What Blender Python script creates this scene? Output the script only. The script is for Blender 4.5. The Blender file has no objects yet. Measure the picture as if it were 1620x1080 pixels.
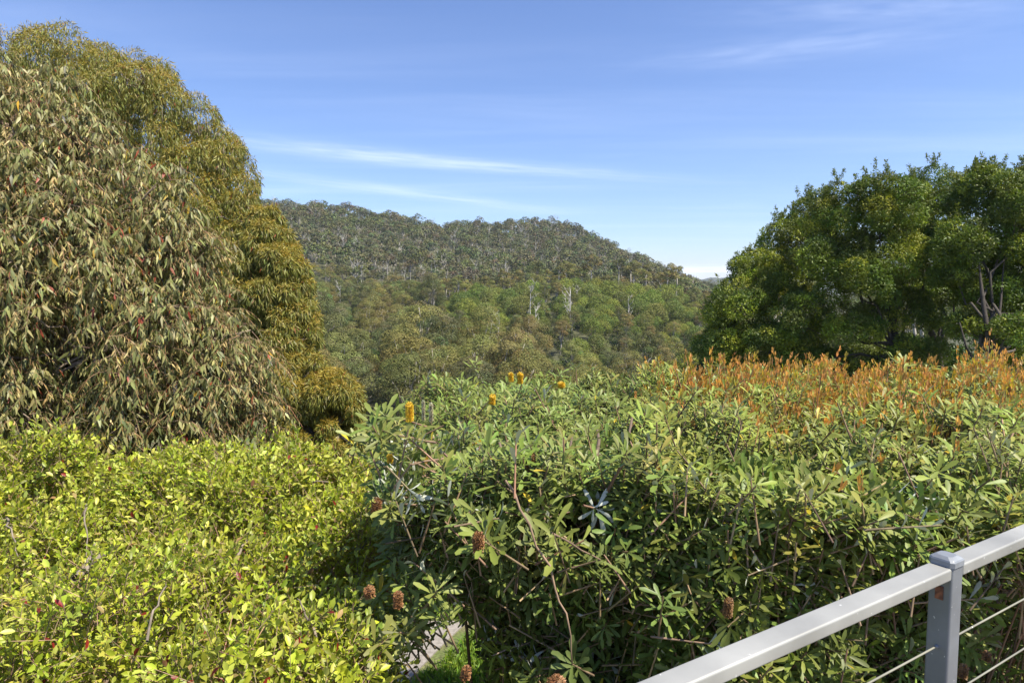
import bpy, math, numpy as np
from mathutils import Vector
rng = np.random.default_rng(7)
R = math.radians
sc = bpy.context.scene
COL = sc.collection

# ------------------------------------------------------------------ camera frame
CAM = np.array([0.0, 0.0, 4.2]); PITCH = R(4.5); F = 1080.0
FW = np.array([0, math.cos(PITCH), -math.sin(PITCH)])
UP = np.array([0, math.sin(PITCH), math.cos(PITCH)])
def at(u, v, D):
    "world point seen in direction (u, v) of the photograph at world depth D"
    d = F*FW + np.array([u-810.0, 0, 0]) + (540.0-v)*UP
    return CAM + d*(D/d[1])
def at_z(u, v, z):
    d = F*FW + np.array([u-810.0, 0, 0]) + (540.0-v)*UP
    return CAM + d*((z-CAM[2])/d[2])

# ------------------------------------------------------------------ helpers
def norm(a):
    return a/np.maximum(np.linalg.norm(a, axis=-1, keepdims=True), 1e-9)
def rand_dir(n, g=None):
    g = g or rng
    return norm(g.normal(size=(n, 3)))

def mesh_tris(name, V, T, col=None, smooth=False):
    me = bpy.data.meshes.new(name)
    V = np.ascontiguousarray(V, dtype=np.float32); T = np.ascontiguousarray(T, dtype=np.int32)
    me.vertices.add(len(V)); me.vertices.foreach_set('co', V.ravel())
    me.loops.add(T.size); me.loops.foreach_set('vertex_index', T.ravel())
    me.polygons.add(len(T))
    me.polygons.foreach_set('loop_start', np.arange(0, T.size, 3, dtype=np.int32))
    me.update(calc_edges=True)
    if col is not None:
        a = me.attributes.new('Col', 'FLOAT_COLOR', 'POINT')
        c = np.ones((len(V), 4), dtype=np.float32); c[:, :3] = col
        a.data.foreach_set('color', c.ravel())
    me.polygons.foreach_set('use_smooth', np.full(len(T), smooth))
    return me

class Buf:
    "collects triangles with a colour per vertex"
    def __init__(s): s.V = []; s.T = []; s.C = []; s.n = 0
    def add(s, V, T, C):
        if len(V) == 0: return
        s.V.append(V); s.T.append(T + s.n); s.C.append(np.broadcast_to(C, V.shape)); s.n += len(V)
    def mesh(s, name, smooth=False):
        return mesh_tris(name, np.concatenate(s.V), np.concatenate(s.T), np.concatenate(s.C), smooth)
    def arrays(s):
        return np.concatenate(s.V), np.concatenate(s.T), np.concatenate(s.C)

def fine_tpl(w1=.85, w2=1.0, y1=.28, y2=.66, fold=.18):
    Vt = np.array([[0,0,0],[-w1,y1,fold*.5],[0,y1,0],[w1,y1,fold*.5],[-w2,y2,fold*.5],[0,y2,0],[w2,y2,fold*.5],[0,1,0]], float)
    T = np.array([[0,3,2],[0,2,1],[2,3,6],[2,6,5],[1,2,5],[1,5,4],[5,6,7],[5,7,4]])
    return Vt, T
TPL_ELL = fine_tpl(.8, .9, .3, .68, .30)          # elliptic shrub leaf
TPL_OBO = (lambda: (np.array([[0,0,0],[-.55,.35,.06],[0,.35,0],[.55,.35,.06],[-1,.78,.09],[0,.78,0],[1,.78,.09],[-.45,.98,.02],[.45,.98,.02]], float),
    np.array([[0,3,2],[0,2,1],[2,3,6],[2,6,5],[1,2,5],[1,5,4],[5,6,8],[5,8,7],[5,7,4]])))()   # blunt-ended banksia leaf
TPL_LAN = fine_tpl(1.0, .6, .32, .7, .12)        # sickle gum leaf
TPL_MID = (np.array([[0,0,0],[-1,.42,0],[1,.42,0],[0,1,0]], float), np.array([[0,2,1],[1,2,3]]))

def leaves(buf, tpl, P, A, N, L, W, col, curve=0.0, side=0.0):
    "leaf i grows from P along A, face normal near N"
    n = len(P)
    if n == 0: return
    Vt, T = tpl
    A = norm(A); B = norm(np.cross(A, N)); N = np.cross(B, A)
    L = np.broadcast_to(L, (n,)); W = np.broadcast_to(W, (n,))
    curve = np.broadcast_to(curve, (n,)); side = np.broadcast_to(side, (n,))
    y = Vt[:, 1]
    V = (P[:, None, :] + (L[:, None]*y[None, :])[..., None]*A[:, None, :]
         + ((W*.5)[:, None]*Vt[None, :, 0] + (side*L)[:, None]*(y*y)[None])[..., None]*B[:, None, :]
         + ((W*1.0)[:, None]*Vt[None, :, 2] - (curve*L)[:, None]*(y*y)[None])[..., None]*N[:, None, :])
    k = len(Vt)
    TT = (T[None] + (np.arange(n)*k)[:, None, None]).reshape(-1, 3)
    C = np.repeat(col, k, axis=0)
    buf.add(V.reshape(-1, 3), TT, C)

def segs(buf, P0, P1, r0, r1, col, ns=4):
    "tapered prisms between P0 and P1"
    P0 = np.atleast_2d(P0); P1 = np.atleast_2d(P1); n = len(P0)
    if n == 0: return
    r0 = np.broadcast_to(r0, (n,)); r1 = np.broadcast_to(r1, (n,))
    A = norm(P1-P0); ref = np.where(np.abs(A[:, 2:3]) > .9, np.array([[1., 0, 0]]), np.array([[0, 0, 1.]]))
    B = norm(np.cross(A, ref)); Cc = np.cross(A, B)
    th = np.arange(ns)*2*math.pi/ns
    ring = np.cos(th)[None, :, None]*B[:, None] + np.sin(th)[None, :, None]*Cc[:, None]
    V = np.concatenate([P0[:, None]+ring*r0[:, None, None], P1[:, None]+ring*r1[:, None, None]], axis=1).reshape(-1, 3)
    f = []
    for i in range(ns):
        j = (i+1) % ns
        f += [[i, j, ns+j], [i, ns+j, ns+i]]
    T = (np.array(f)[None]+(np.arange(n)*2*ns)[:, None, None]).reshape(-1, 3)
    col = np.broadcast_to(col, (n, 3))
    buf.add(V, T, np.repeat(col, 2*ns, axis=0))

def tube(buf, pts, rad, col, ns=8):
    "one continuous tapered tube through pts"
    pts = np.array(pts, float); rad = np.array(rad, float); n = len(pts)
    tan = norm(np.gradient(pts, axis=0)); th = np.arange(ns)*2*math.pi/ns
    ref = np.array([0.3, 1, 0.1]); V = []
    B = norm(np.cross(tan, ref[None])); Cc = np.cross(tan, B)
    V = (pts[:, None]+rad[:, None, None]*(np.cos(th)[None, :, None]*B[:, None]+np.sin(th)[None, :, None]*Cc[:, None])).reshape(-1, 3)
    T = []
    for k in range(n-1):
        for i in range(ns):
            j = (i+1) % ns; a = k*ns
            T += [[a+i, a+j, a+ns+j], [a+i, a+ns+j, a+ns+i]]
    e = len(V); V = np.vstack([V, pts[-1]+tan[-1]*rad[-1]*.6])
    for i in range(ns): T.append([(n-1)*ns+i, (n-1)*ns+(i+1) % ns, e])
    buf.add(V, np.array(T), np.broadcast_to(np.array(col), (len(V), 3)))

def wig(p0, p1, n, amp, bow=0.0, g=None):
    "wavy polyline p0..p1"
    g = g or rng
    t = np.linspace(0, 1, n)[:, None]; p0 = np.array(p0, float); p1 = np.array(p1, float)
    L = np.linalg.norm(p1-p0)
    w = g.normal(size=(n, 3))*amp*L; w[0] = 0; w[-1] = 0
    return p0+(p1-p0)*t+w+np.array([0, 0, bow*L])*(4*t*(1-t))

def jit(base, n, v=.15, h=.06, g=None):
    "n colours scattered round base"
    g = g or rng
    b = np.array(base, float)
    c = b[None]*(1+g.normal(size=(n, 1))*v)*(1+g.normal(size=(n, 3))*h)
    return np.clip(c, .004, .9)
def mixc(a, b, t):
    t = np.clip(np.asarray(t), 0, 1)[:, None]
    return a*(1-t)+b*t

def sample_lobes(lobes, n, r0=.75, r1=1.03, cut=.72, g=None):
    "points in the outer shell of a union of ellipsoids: position, outward normal, lobe index"
    g = g or rng
    Lb = np.array(lobes, float); c = Lb[:, :3]; r = Lb[:, 3:6]
    w = (r[:, 0]*r[:, 1]+r[:, 0]*r[:, 2]+r[:, 1]*r[:, 2]); w = w/w.sum()
    idx = g.choice(len(Lb), n, p=w)
    d = rand_dir(n, g)
    rr = r0+(r1-r0)*np.sqrt(g.random(n))
    P = c[idx]+d*r[idx]*rr[:, None]
    keep = np.ones(n, bool)
    for j in range(len(Lb)):
        q = (((P-c[j])/r[j])**2).sum(1)
        keep &= ~((q < cut*cut) & (idx != j))
    return P[keep], norm(d/r[idx])[keep], idx[keep]

def sublobes(lobes, k, s0=.32, s1=.5, flat=.85, g=None, up=-.3):
    g = g or rng
    out = []
    for l in lobes:
        l = np.array(l, float)
        m = max(3, int(k))
        d = rand_dir(m*3, g); d = d[d[:, 2] > up][:m]
        for e in d:
            s = g.uniform(s0, s1); rm = l[3:6].mean()*s
            out.append([*(l[:3]+e*l[3:6]*(1-s*.55)), rm, rm, rm*flat])
    return out

# ------------------------------------------------------------------ materials
def new_mat(name):
    m = bpy.data.materials.new(name); m.use_nodes = True
    nt = m.node_tree; nt.nodes.clear()
    out = nt.nodes.new('ShaderNodeOutputMaterial')
    return m, nt, out
def leaf_mat(name, trans=.3, rough=.5, spec=.4, under=None, underf=.8, objvar=0.0, tint=(1, 1, 1)):
    m, nt, out = new_mat(name); N = nt.nodes.new; Lk = nt.links.new
    at_ = N('ShaderNodeAttribute'); at_.attribute_name = 'Col'
    col = at_.outputs['Color']
    if objvar:
        oi = N('ShaderNodeObjectInfo'); mr = N('ShaderNodeMapRange')
        mr.inputs['To Min'].default_value = 1-objvar; mr.inputs['To Max'].default_value = 1+objvar
        Lk(oi.outputs['Random'], mr.inputs['Value'])
        mr2 = N('ShaderNodeMapRange'); mr2.inputs['To Min'].default_value = .5-objvar*.08; mr2.inputs['To Max'].default_value = .5+objvar*.06
        ml = N('ShaderNodeMath'); ml.operation = 'MULTIPLY'; ml.inputs[1].default_value = 7.31
        fr = N('ShaderNodeMath'); fr.operation = 'FRACT'
        Lk(oi.outputs['Random'], ml.inputs[0]); Lk(ml.outputs[0], fr.inputs[0]); Lk(fr.outputs[0], mr2.inputs['Value'])
        hs = N('ShaderNodeHueSaturation'); Lk(mr.outputs[0], hs.inputs['Value']); Lk(mr2.outputs[0], hs.inputs['Hue'])
        Lk(col, hs.inputs['Color']); col = hs.outputs['Color']
    front = col
    if under is not None:
        ge = N('ShaderNodeNewGeometry'); mx = N('ShaderNodeMix'); mx.data_type = 'RGBA'
        f = N('ShaderNodeMath'); f.operation = 'MULTIPLY'; f.inputs[1].default_value = underf
        Lk(ge.outputs['Backfacing'], f.inputs[0]); Lk(f.outputs[0], mx.inputs['Factor'])
        Lk(col, mx.inputs['A']); mx.inputs['B'].default_value = (*under, 1)
        front = mx.outputs['Result']
    b = N('ShaderNodeBsdfPrincipled'); b.inputs['Roughness'].default_value = rough
    b.inputs['Specular IOR Level'].default_value = spec
    Lk(front, b.inputs['Base Color'])
    tr = N('ShaderNodeBsdfTranslucent'); g = N('ShaderNodeMix'); g.data_type = 'RGBA'; g.blend_type = 'MULTIPLY'
    g.inputs['Factor'].default_value = 1; g.inputs['B'].default_value = (1.15*tint[0], 1.2*tint[1], .55*tint[2], 1)
    Lk(col, g.inputs['A']); Lk(g.outputs['Result'], tr.inputs['Color'])
    ms = N('ShaderNodeMixShader'); ms.inputs[0].default_value = trans
    Lk(b.outputs[0], ms.inputs[1]); Lk(tr.outputs[0], ms.inputs[2]); Lk(ms.outputs[0], out.inputs['Surface'])
    return m
def bark_mat(name, scale=18, rough=.85, dark=.45):
    m, nt, out = new_mat(name); N = nt.nodes.new; Lk = nt.links.new
    a = N('ShaderNodeAttribute'); a.attribute_name = 'Col'
    tc = N('ShaderNodeTexCoord'); mp = N('ShaderNodeMapping'); mp.inputs['Scale'].default_value = (scale, scale, scale*.25)
    no = N('ShaderNodeTexNoise'); no.inputs['Detail'].default_value = 5; no.inputs['Scale'].default_value = 1
    Lk(tc.outputs['Object'], mp.inputs[0]); Lk(mp.outputs[0], no.inputs[0])
    mr = N('ShaderNodeMapRange'); mr.inputs['From Min'].default_value = .3; mr.inputs['From Max'].default_value = .7
    mr.inputs['To Min'].default_value = dark; mr.inputs['To Max'].default_value = 1.15
    Lk(no.outputs[0], mr.inputs[0])
    mx = N('ShaderNodeVectorMath'); mx.operation = 'SCALE'
    Lk(a.outputs['Color'], mx.inputs[0]); Lk(mr.outputs[0], mx.inputs['Scale'])
    b = N('ShaderNodeBsdfPrincipled'); b.inputs['Roughness'].default_value = rough
    Lk(mx.outputs[0], b.inputs['Base Color'])
    bp = N('ShaderNodeBump'); bp.inputs['Strength'].default_value = .5; bp.inputs['Distance'].default_value = .02
    Lk(no.outputs[0], bp.inputs['Height']); Lk(bp.outputs[0], b.inputs['Normal'])
    Lk(b.outputs[0], out.inputs['Surface'])
    return m
M_SHRUB = leaf_mat('shrub_leaf', .34, .42, .45, under=(.30, .36, .16), underf=.35)
M_BANK = leaf_mat('banksia_leaf', .15, .46, .28, under=(.62, .64, .56), underf=.85)
M_GUM = leaf_mat('gum_leaf', .22, .48, .4)
M_GUMF = leaf_mat('golden_gum_leaf', .20, .5, .4)
M_DARK = leaf_mat('blackwood_leaf', .25, .5, .35)
M_FOR = leaf_mat('forest_leaf', .10, .65, .25, objvar=.28)
M_FAR = leaf_mat('far_forest_leaf', .08, .75, .2)
M_BARK = bark_mat('bark')
M_BARKF = bark_mat('smooth_bark', 3, .8, .6)
M_GRASS = leaf_mat('grass_blade', .35, .5, .3)

# ------------------------------------------------------------------ object helpers
def tag(o, label=None, cat=None, group=None, kind=None):
    if label: o['label'] = label
    if cat: o['category'] = cat
    if group: o['group'] = group
    if kind: o['kind'] = kind
    return o
def empty(name, loc, label, cat, group=None):
    o = bpy.data.objects.new(name, None); COL.objects.link(o); o.location = loc
    o.empty_display_size = .3
    return tag(o, label, cat, group)
def obj(name, me, mat, parent=None, loc=None):
    "links a mesh given in world space; child meshes are shifted to the thing's own origin"
    if parent is not None and loc is None:
        me.transform(__import__('mathutils').Matrix.Translation(-parent.location))
    o = bpy.data.objects.new(name, me); COL.objects.link(o)
    if mat: me.materials.append(mat)
    if parent is not None: o.parent = parent
    if loc is not None: o.location = loc
    return o

# ------------------------------------------------------------------ terrain
SK = np.array([-1.3, -.75, -.35, -.23, -.1, 0, .05, .1, .15, .2, .25, .3, .4, .75, 1.3])
DK = np.array([0, 12, 25, 45, 80, 120, 180, 225, 260, 300, 400, 500, 600, 680, 800, 1100, 4000])
ZK = np.array([
 [0]*15, [0]*15,
 [0,0,-.4,-.8,-1,-1,-1,-1,-.8,-.6,-.3,-.2,0,.3,.6],
 [-1,-2,-5,-6,-6,-6,-6,-6,-5,-5,-4,-3,-1,0,0],
 [-4,-9,-17,-19,-20,-20,-19,-18,-17,-16,-14,-11,-5,-2,-1],
 [-6,-12,-22,-23,-23,-23,-22,-20,-18,-17,-16,-14,-9,-6,-4],
 [-8,-10,-17,-17,-13,-11,-10,-9,-10,-11,-12,-13,-11,-8,-6],
 [-2,-4,-9,-10,-7,-4,-3,-3,-3,-4,-6,-9,-12,-9,-6],
 [5,2,-6,-7,-3,0,1.5,1.5,1,0,-3,-8,-13,-10,-5],
 [14,10,0,-2,-4,-2,-1,-1,-2,-4,-7,-11,-14,-10,-5],
 [42,38,25,20,13,9,7,5,2,0,-4,-10,-14,-10,-5],
 [62,58,50,43,32,30,28,24,14,6,-2,-10,-14,-10,-5],
 [76,74,70,62,48.5,52,53,47,32,16,2,-8,-14,-10,-5],
 [74,72,68,60,46,46,46,40,26,12,0,-9,-14,-10,-5],
 [50,48,45,40,30,30,30,24,12,2,-6,-12,-14,-10,-5],
 [0,0,0,-5,-10,-10,-10,-12,-14,-14,-14,-14,-14,-10,-5],
 [-14]*15], float)
def height(x, y):
    x = np.asarray(x, float); y = np.asarray(y, float)
    yy = np.clip(y, 0, 3999); s = np.clip(x/np.maximum(yy, 12), -1.3, 1.3)
    di = np.clip(np.searchsorted(DK, yy, side='right')-1, 0, len(DK)-2)
    dt = (yy-DK[di])/(DK[di+1]-DK[di]); dt = dt*dt*(3-2*dt)*.5+dt*.5
    si = np.clip(np.searchsorted(SK, s, side='right')-1, 0, len(SK)-2)
    st = (s-SK[si])/(SK[si+1]-SK[si])
    z = (ZK[di, si]*(1-dt)*(1-st)+ZK[di+1, si]*dt*(1-st)+ZK[di, si+1]*(1-dt)*st+ZK[di+1, si+1]*dt*st)
    amp = np.clip((yy-150)/300, 0, 1)
    z = z+amp*(1.6*np.sin(x*.043+1)*np.cos(y*.031)+1.1*np.sin(x*.11+y*.07)+.8*np.sin(x*.021-y*.05+2))
    return z
ys = np.concatenate([np.linspace(-40, 30, 50), 30*np.exp(np.linspace(.03, math.log(3990/30), 210))])
tt = np.linspace(-1, 1, 261); xs = np.sinh(tt*5.2)/math.sinh(5.2)*3600
X, Y = np.meshgrid(xs, ys); Z = height(X, Y)
nx = len(xs); ny = len(ys)
V = np.stack([X, Y, Z], -1).reshape(-1, 3)
a = (np.arange(ny-1)[:, None]*nx+np.arange(nx-1)[None]).ravel()
T = np.concatenate([np.stack([a, a+1, a+nx+1], 1), np.stack([a, a+nx+1, a+nx], 1)])
m, nt, out = new_mat('ground'); N = nt.nodes.new; Lk = nt.links.new
ge = N('ShaderNodeNewGeometry'); b = N('ShaderNodeBsdfPrincipled'); b.inputs['Roughness'].default_value = .95
n1 = N('ShaderNodeTexNoise'); n1.inputs['Scale'].default_value = 1.1; n1.inputs['Detail'].default_value = 6
n2 = N('ShaderNodeTexNoise'); n2.inputs['Scale'].default_value = 30; n2.inputs['Detail'].default_value = 6
Lk(ge.outputs['Position'], n1.inputs[0]); Lk(ge.outputs['Position'], n2.inputs[0])
cr = N('ShaderNodeValToRGB'); e = cr.color_ramp.elements
e[0].position = .40; e[0].color = (.09, .15, .025, 1); e[1].position = .62; e[1].color = (.20, .16, .09, 1)
cr2 = N('ShaderNodeValToRGB'); e = cr2.color_ramp.elements
e[0].position = .3; e[0].color = (.45, .45, .45, 1); e[1].position = .7; e[1].color = (1.2, 1.2, 1.2, 1)
mu = N('ShaderNodeMix'); mu.data_type = 'RGBA'; mu.blend_type = 'MULTIPLY'; mu.inputs['Factor'].default_value = 1
Lk(n1.outputs[0], cr.inputs[0]); Lk(n2.outputs[0], cr2.inputs[0]); Lk(cr.outputs[0], mu.inputs['A']); Lk(cr2.outputs[0], mu.inputs['B'])
sx = N('ShaderNodeSeparateXYZ'); Lk(ge.outputs['Position'], sx.inputs[0])
mr = N('ShaderNodeMapRange'); mr.inputs['From Min'].default_value = 18; mr.inputs['From Max'].default_value = 40; Lk(sx.outputs['Y'], mr.inputs[0])
mm = N('ShaderNodeMix'); mm.data_type = 'RGBA'; Lk(mr.outputs[0], mm.inputs['Factor']); Lk(mu.outputs['Result'], mm.inputs['A']); mm.inputs['B'].default_value = (.07, .072, .03, 1)  # far ground coloured dark so gaps between the trees read as shade
Lk(mm.outputs['Result'], b.inputs['Base Color']); Lk(b.outputs[0], out.inputs['Surface'])
M_GROUND = m
g_ = obj('ground', mesh_tris('ground', V, T, None, True), M_GROUND); tag(g_, kind='structure')

# far blue range beyond the valley
xs2 = np.linspace(200, 2600, 240); rows = []
for k, (dy, f) in enumerate([(-500, 0), (-250, .45), (-120, .75), (0, 1), (200, .85), (500, 0)]):
    prof = 54+9*np.sin(xs2*.011+.8)+6*np.sin(xs2*.027+1)+2.5*np.sin(xs2*.09)+1.3*np.sin(xs2*.23)+rng.normal(size=240)*1.0
    rows.append(np.stack([xs2, np.full(240, 3150+dy), -16+(prof+16)*f], -1))
V = np.concatenate(rows); a = (np.arange(5)[:, None]*240+np.arange(239)[None]).ravel()
T = np.concatenate([np.stack([a, a+1, a+241], 1), np.stack([a, a+241, a+240], 1)])
m, nt, out = new_mat('far_range'); b = nt.nodes.new('ShaderNodeBsdfPrincipled'); b.inputs['Roughness'].default_value = 1
no = nt.nodes.new('ShaderNodeTexNoise'); no.inputs['Scale'].default_value = .03; no.inputs['Detail'].default_value = 8
ge = nt.nodes.new('ShaderNodeNewGeometry'); nt.links.new(ge.outputs['Position'], no.inputs[0])
cr = nt.nodes.new('ShaderNodeValToRGB'); cr.color_ramp.elements[0].position = .35; cr.color_ramp.elements[0].color = (.02, .03, .018, 1)
cr.color_ramp.elements[1].position = .65; cr.color_ramp.elements[1].color = (.09, .1, .05, 1)
nt.links.new(no.outputs[0], cr.inputs[0]); nt.links.new(cr.outputs[0], b.inputs['Base Color']); nt.links.new(b.outputs[0], out.inputs['Surface'])
tag(obj('hills', mesh_tris('hills', V, T, None, False), m), kind='structure')

# ------------------------------------------------------------------ forest prototypes
def gum_proto(g, Ht, Rc, nl, nleaf, size, base, warm, narrow=False, tall=False):
    "returns trunk buf, crown buf; base at the origin"
    tb, cb = Buf(), Buf()
    bark = np.array([.44, .40, .34]) if g.random() < .75 else np.array([.27, .23, .19])
    fork = Ht*(g.uniform(.45, .6) if tall else g.uniform(.25, .35))
    lean = g.normal(size=2)*.03*Ht
    top = np.array([lean[0], lean[1], fork])
    r = Ht*.014+.08
    tube(tb, wig([0, 0, -1], top, 5, .012, g=g), np.linspace(r, r*.7, 5), bark, 5)
    ctr_z = Ht*.68 if tall else Ht*.60
    lobes = []
    hh = (Ht-ctr_z)*.92
    for i in range(nl):
        d = rand_dir(1, g)[0]; d[2] = abs(d[2])*1.0-(.55 if not tall else .6)
        rad = g.uniform(.45, 1.0)
        rad = 1-.55*g.random()**2; p = np.array([lean[0], lean[1], ctr_z])+np.array([d[0]*Rc*rad, d[1]*Rc*rad, d[2]*hh*g.uniform(.7, 1.05)])
        s = Rc*g.uniform(.28, .46)
        lobes.append([*p, s, s, s*g.uniform(.6, .78)])
    nb = min(nl, 7)
    for i in g.choice(nl, nb, replace=False):
        p = np.array(lobes[i][:3]); w = wig(top, p, 5, .05, .05, g)
        tube(tb, w, np.linspace(r*.5, r*.14, 5), bark*g.uniform(.9, 1.15), 4)
    P, Nn, idx = sample_lobes(lobes, nleaf, .86, 1.03, .8, g)
    k = (Nn[:, 2] > -.25) | (g.random(len(P)) < .25); P, Nn, idx = P[k], Nn[k], idx[k]
    n = len(P)
    lob_c = jit(base, nl, .16, .08, g)
    c = lob_c[idx]*(1+g.normal(size=(n, 1))*.11)
    wm = np.clip((Nn[:, 2]-.2)*.5, 0, .4)*warm
    c = mixc(c, jit([.20, .18, .045], n, .15, .05, g), wm); c = np.clip(c, .004, 1)
    A = norm(rand_dir(n, g)+np.array([0, 0, -.35])+Nn*.4); Nm = norm(Nn*1.8+rand_dir(n, g)*.7+[0, 0, .5]); A = norm(A-Nm*(A*Nm).sum(1, keepdims=True)*.8)
    sz = size*g.uniform(.6, 1.3, n)
    leaves(cb, TPL_MID, P, A, Nm, sz, sz*.62, c, .15)
    return tb, cb
def bush_proto(g, Ht, Rc, nl, nleaf, size, base):
    tb, cb = Buf(), Buf()
    for i in range(4):
        a = g.uniform(0, 6.28)
        tube(tb, wig([0, 0, -.5], [math.cos(a)*Rc*.4, math.sin(a)*Rc*.4, Ht*.6], 4, .03, g=g), np.linspace(.025*Ht+.03, .02, 4), [.2, .16, .12], 4)
    lobes = [[0, 0, Ht*.5, Rc*.75, Rc*.75, Ht*.42]]
    for i in range(nl):
        d = rand_dir(1, g)[0]; d[2] = abs(d[2])*1.3-.5
        p = np.array([0, 0, Ht*.5])+d*np.array([Rc*.72, Rc*.72, Ht*.36])
        s = Rc*g.uniform(.2, .38); lobes.append([*p, s, s, s*.9])
    P, Nn, idx = sample_lobes(lobes, nleaf, .7, 1.08, .65, g); n = len(P)
    lc = jit(base, len(lobes), .12, .06, g); c = np.clip(lc[idx]*(1+g.normal(size=(n, 1))*.12), .004, 1)
    A = norm(rand_dir(n, g)+Nn*.4+[0, 0, .3]); Nm = norm(Nn*1.6+rand_dir(n, g)*.8+[0, 0, .4])
    sz = size*g.uniform(.6, 1.3, n)
    leaves(cb, TPL_MID, P, A, Nm, sz, sz*.5, c, .1)
    return tb, cb
def dead_proto(g, Ht):
    tb = Buf(); bark = np.array([.62, .58, .52])
    top = np.array([g.normal()*.4, 0, Ht]); tr = wig([0, 0, -1], top, 7, .012, g=g)
    tube(tb, tr, np.linspace(.02*Ht, .03, 7), bark, 5)
    for i in range(9):
        k = g.integers(2, 6); p = tr[k]; a = g.uniform(0, 6.28); l = Ht*g.uniform(.15, .35)
        q = p+np.array([math.cos(a)*l*.6, math.sin(a)*l*.6, l*.8]); w = wig(p, q, 4, .06, -.05, g)
        tube(tb, w, np.linspace(.009*Ht, .02, 4), bark*g.uniform(.8, 1.1), 4)
        for j in range(2):
            q2 = w[2]+rand_dir(1, g)[0]*l*.4+[0, 0, l*.25]
            tube(tb, wig(w[2], q2, 3, .05, g=g), [.05, .04, .02], bark, 3)
    return tb

g = np.random.default_rng(11)
OL = [.085, .092, .030]      # olive gum foliage
protos = {'gum': [], 'ridge': [], 'wattle': [], 'dead': [], 'shrub': []}
for i in range(6):
    base = [(.160, .165, .046), (.180, .168, .05), (.135, .155, .046), (.165, .148, .048), (.195, .178, .046), (.14, .155, .056)][i]
    protos['gum'].append((gum_proto(g, 24+g.uniform(-3, 2), g.uniform(4.3, 5.6), 36, 26000, .27, base, [.3, .7, .2, .8, 1, .1][i]), 17))
for i in range(4):
    protos['ridge'].append((gum_proto(g, 16+g.uniform(-2, 3), g.uniform(2.6, 3.6), 20, 5200, .36, [(.18, .17, .045), (.13, .14, .042)][i % 2], [.9, .1][i % 2], tall=True), 16))
for i in range(4):
    protos['wattle'].append((bush_proto(g, 7, 3.6, 22, 6500, .3, [(.18, .225, .038), (.13, .17, .034), (.22, .25, .042), (.155, .17, .042)][i]), 7))
for i in range(3):
    protos['dead'].append(((dead_proto(g, 13), None), 13))
PM = {}
for k, L_ in protos.items():
    PM[k] = []
    for (tbuf, cbuf), h in L_:
        tm = tbuf.mesh(k+'_trunk', True); tm.materials.append(M_BARKF)
        cm = None
        if cbuf is not None:
            cm = cbuf.mesh(k+'_crown'); cm.materials.append(M_FOR)
        PM[k].append((tm, cm))

def place(kind, name, x, y, s, label, cat, group, g, zoff=0, which=None, sz=1.0):
    i = int(g.integers(len(PM[kind]))) if which is None else which
    tm, cm = PM[kind][i]
    e = empty(name, (x, y, float(height(x, y))+zoff), label, cat, group)
    e.rotation_euler = (0, 0, g.uniform(0, 6.28)); e.scale = (s, s, s*sz)
    t = bpy.data.objects.new('trunk', tm); COL.objects.link(t); t.parent = e
    if cm:
        c = bpy.data.objects.new('crown', cm); COL.objects.link(c); c.parent = e
    return e

# ---- scatter the whole forest, nearest ones become things
def scatter(D0, D1, s0, s1, sp, g):
    "poisson-like scatter in world space between depths"
    x0 = min(s0*D0, s0*D1); x1 = max(s1*D0, s1*D1)
    n = int((x1-x0)*(D1-D0)/(sp*sp)*5)
    P = np.stack([g.uniform(x0, x1, n), g.uniform(D0, D1, n)], 1)
    s = P[:, 0]/P[:, 1]; P = P[(s > s0) & (s < s1)]
    P = P[np.argsort(g.random(len(P)))]
    cell = {}; out = []
    for p in P:
        k = (int(p[0]//sp), int(p[1]//sp)); ok = True
        for a in (-1, 0, 1):
            for b in (-1, 0, 1):
                for q in cell.get((k[0]+a, k[1]+b), ()):
                    if (q[0]-p[0])**2+(q[1]-p[1])**2 < sp*sp*.72: ok = False; break
                if not ok: break
            if not ok: break
        if ok: cell.setdefault(k, []).append(p); out.append(p)
    return np.array(out)
g = np.random.default_rng(23)
trees = []     # (dist, kind, x, y, scale)
def zone(x, y):
    s = x/y; u = 810+1080*s
    if 200 < y < 300 and 700 < u < 1075:
        if y > 262: return 'ridge'
        if u < 860: return 'wattle'
        if u > 885: return 'wattle' if g.random() < .82 else 'dead'
        return 'gum'
    return 'gum'
for (x, y) in scatter(105, 340, -.45, .36, 7.7, g):
    k = zone(x, y); s = x/y; u = 810+1080*s
    sc_ = g.uniform(.74, 1.18)
    if k == 'gum':
        if y < 150: sc_ *= .97 if u < 690 else (.86 if u < 880 else .5)
        elif u < 690: sc_ *= .72
        elif y < 262: sc_ *= .36
        else: sc_ *= .7
        if u > 885 and 150 < y < 262 and g.random() < .5: k = 'wattle'; sc_ = g.uniform(.6, .9)
        if g.random() < (.05 if y > 150 else .02): k = 'dead'; sc_ = g.uniform(.7, 1.0)
    elif k == 'ridge': sc_ *= .95 if u > 840 else .8
    elif k == 'dead': sc_ *= .55
    elif k == 'wattle': sc_ *= 1.05
    trees.append((y, k, x, y, sc_))
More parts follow.
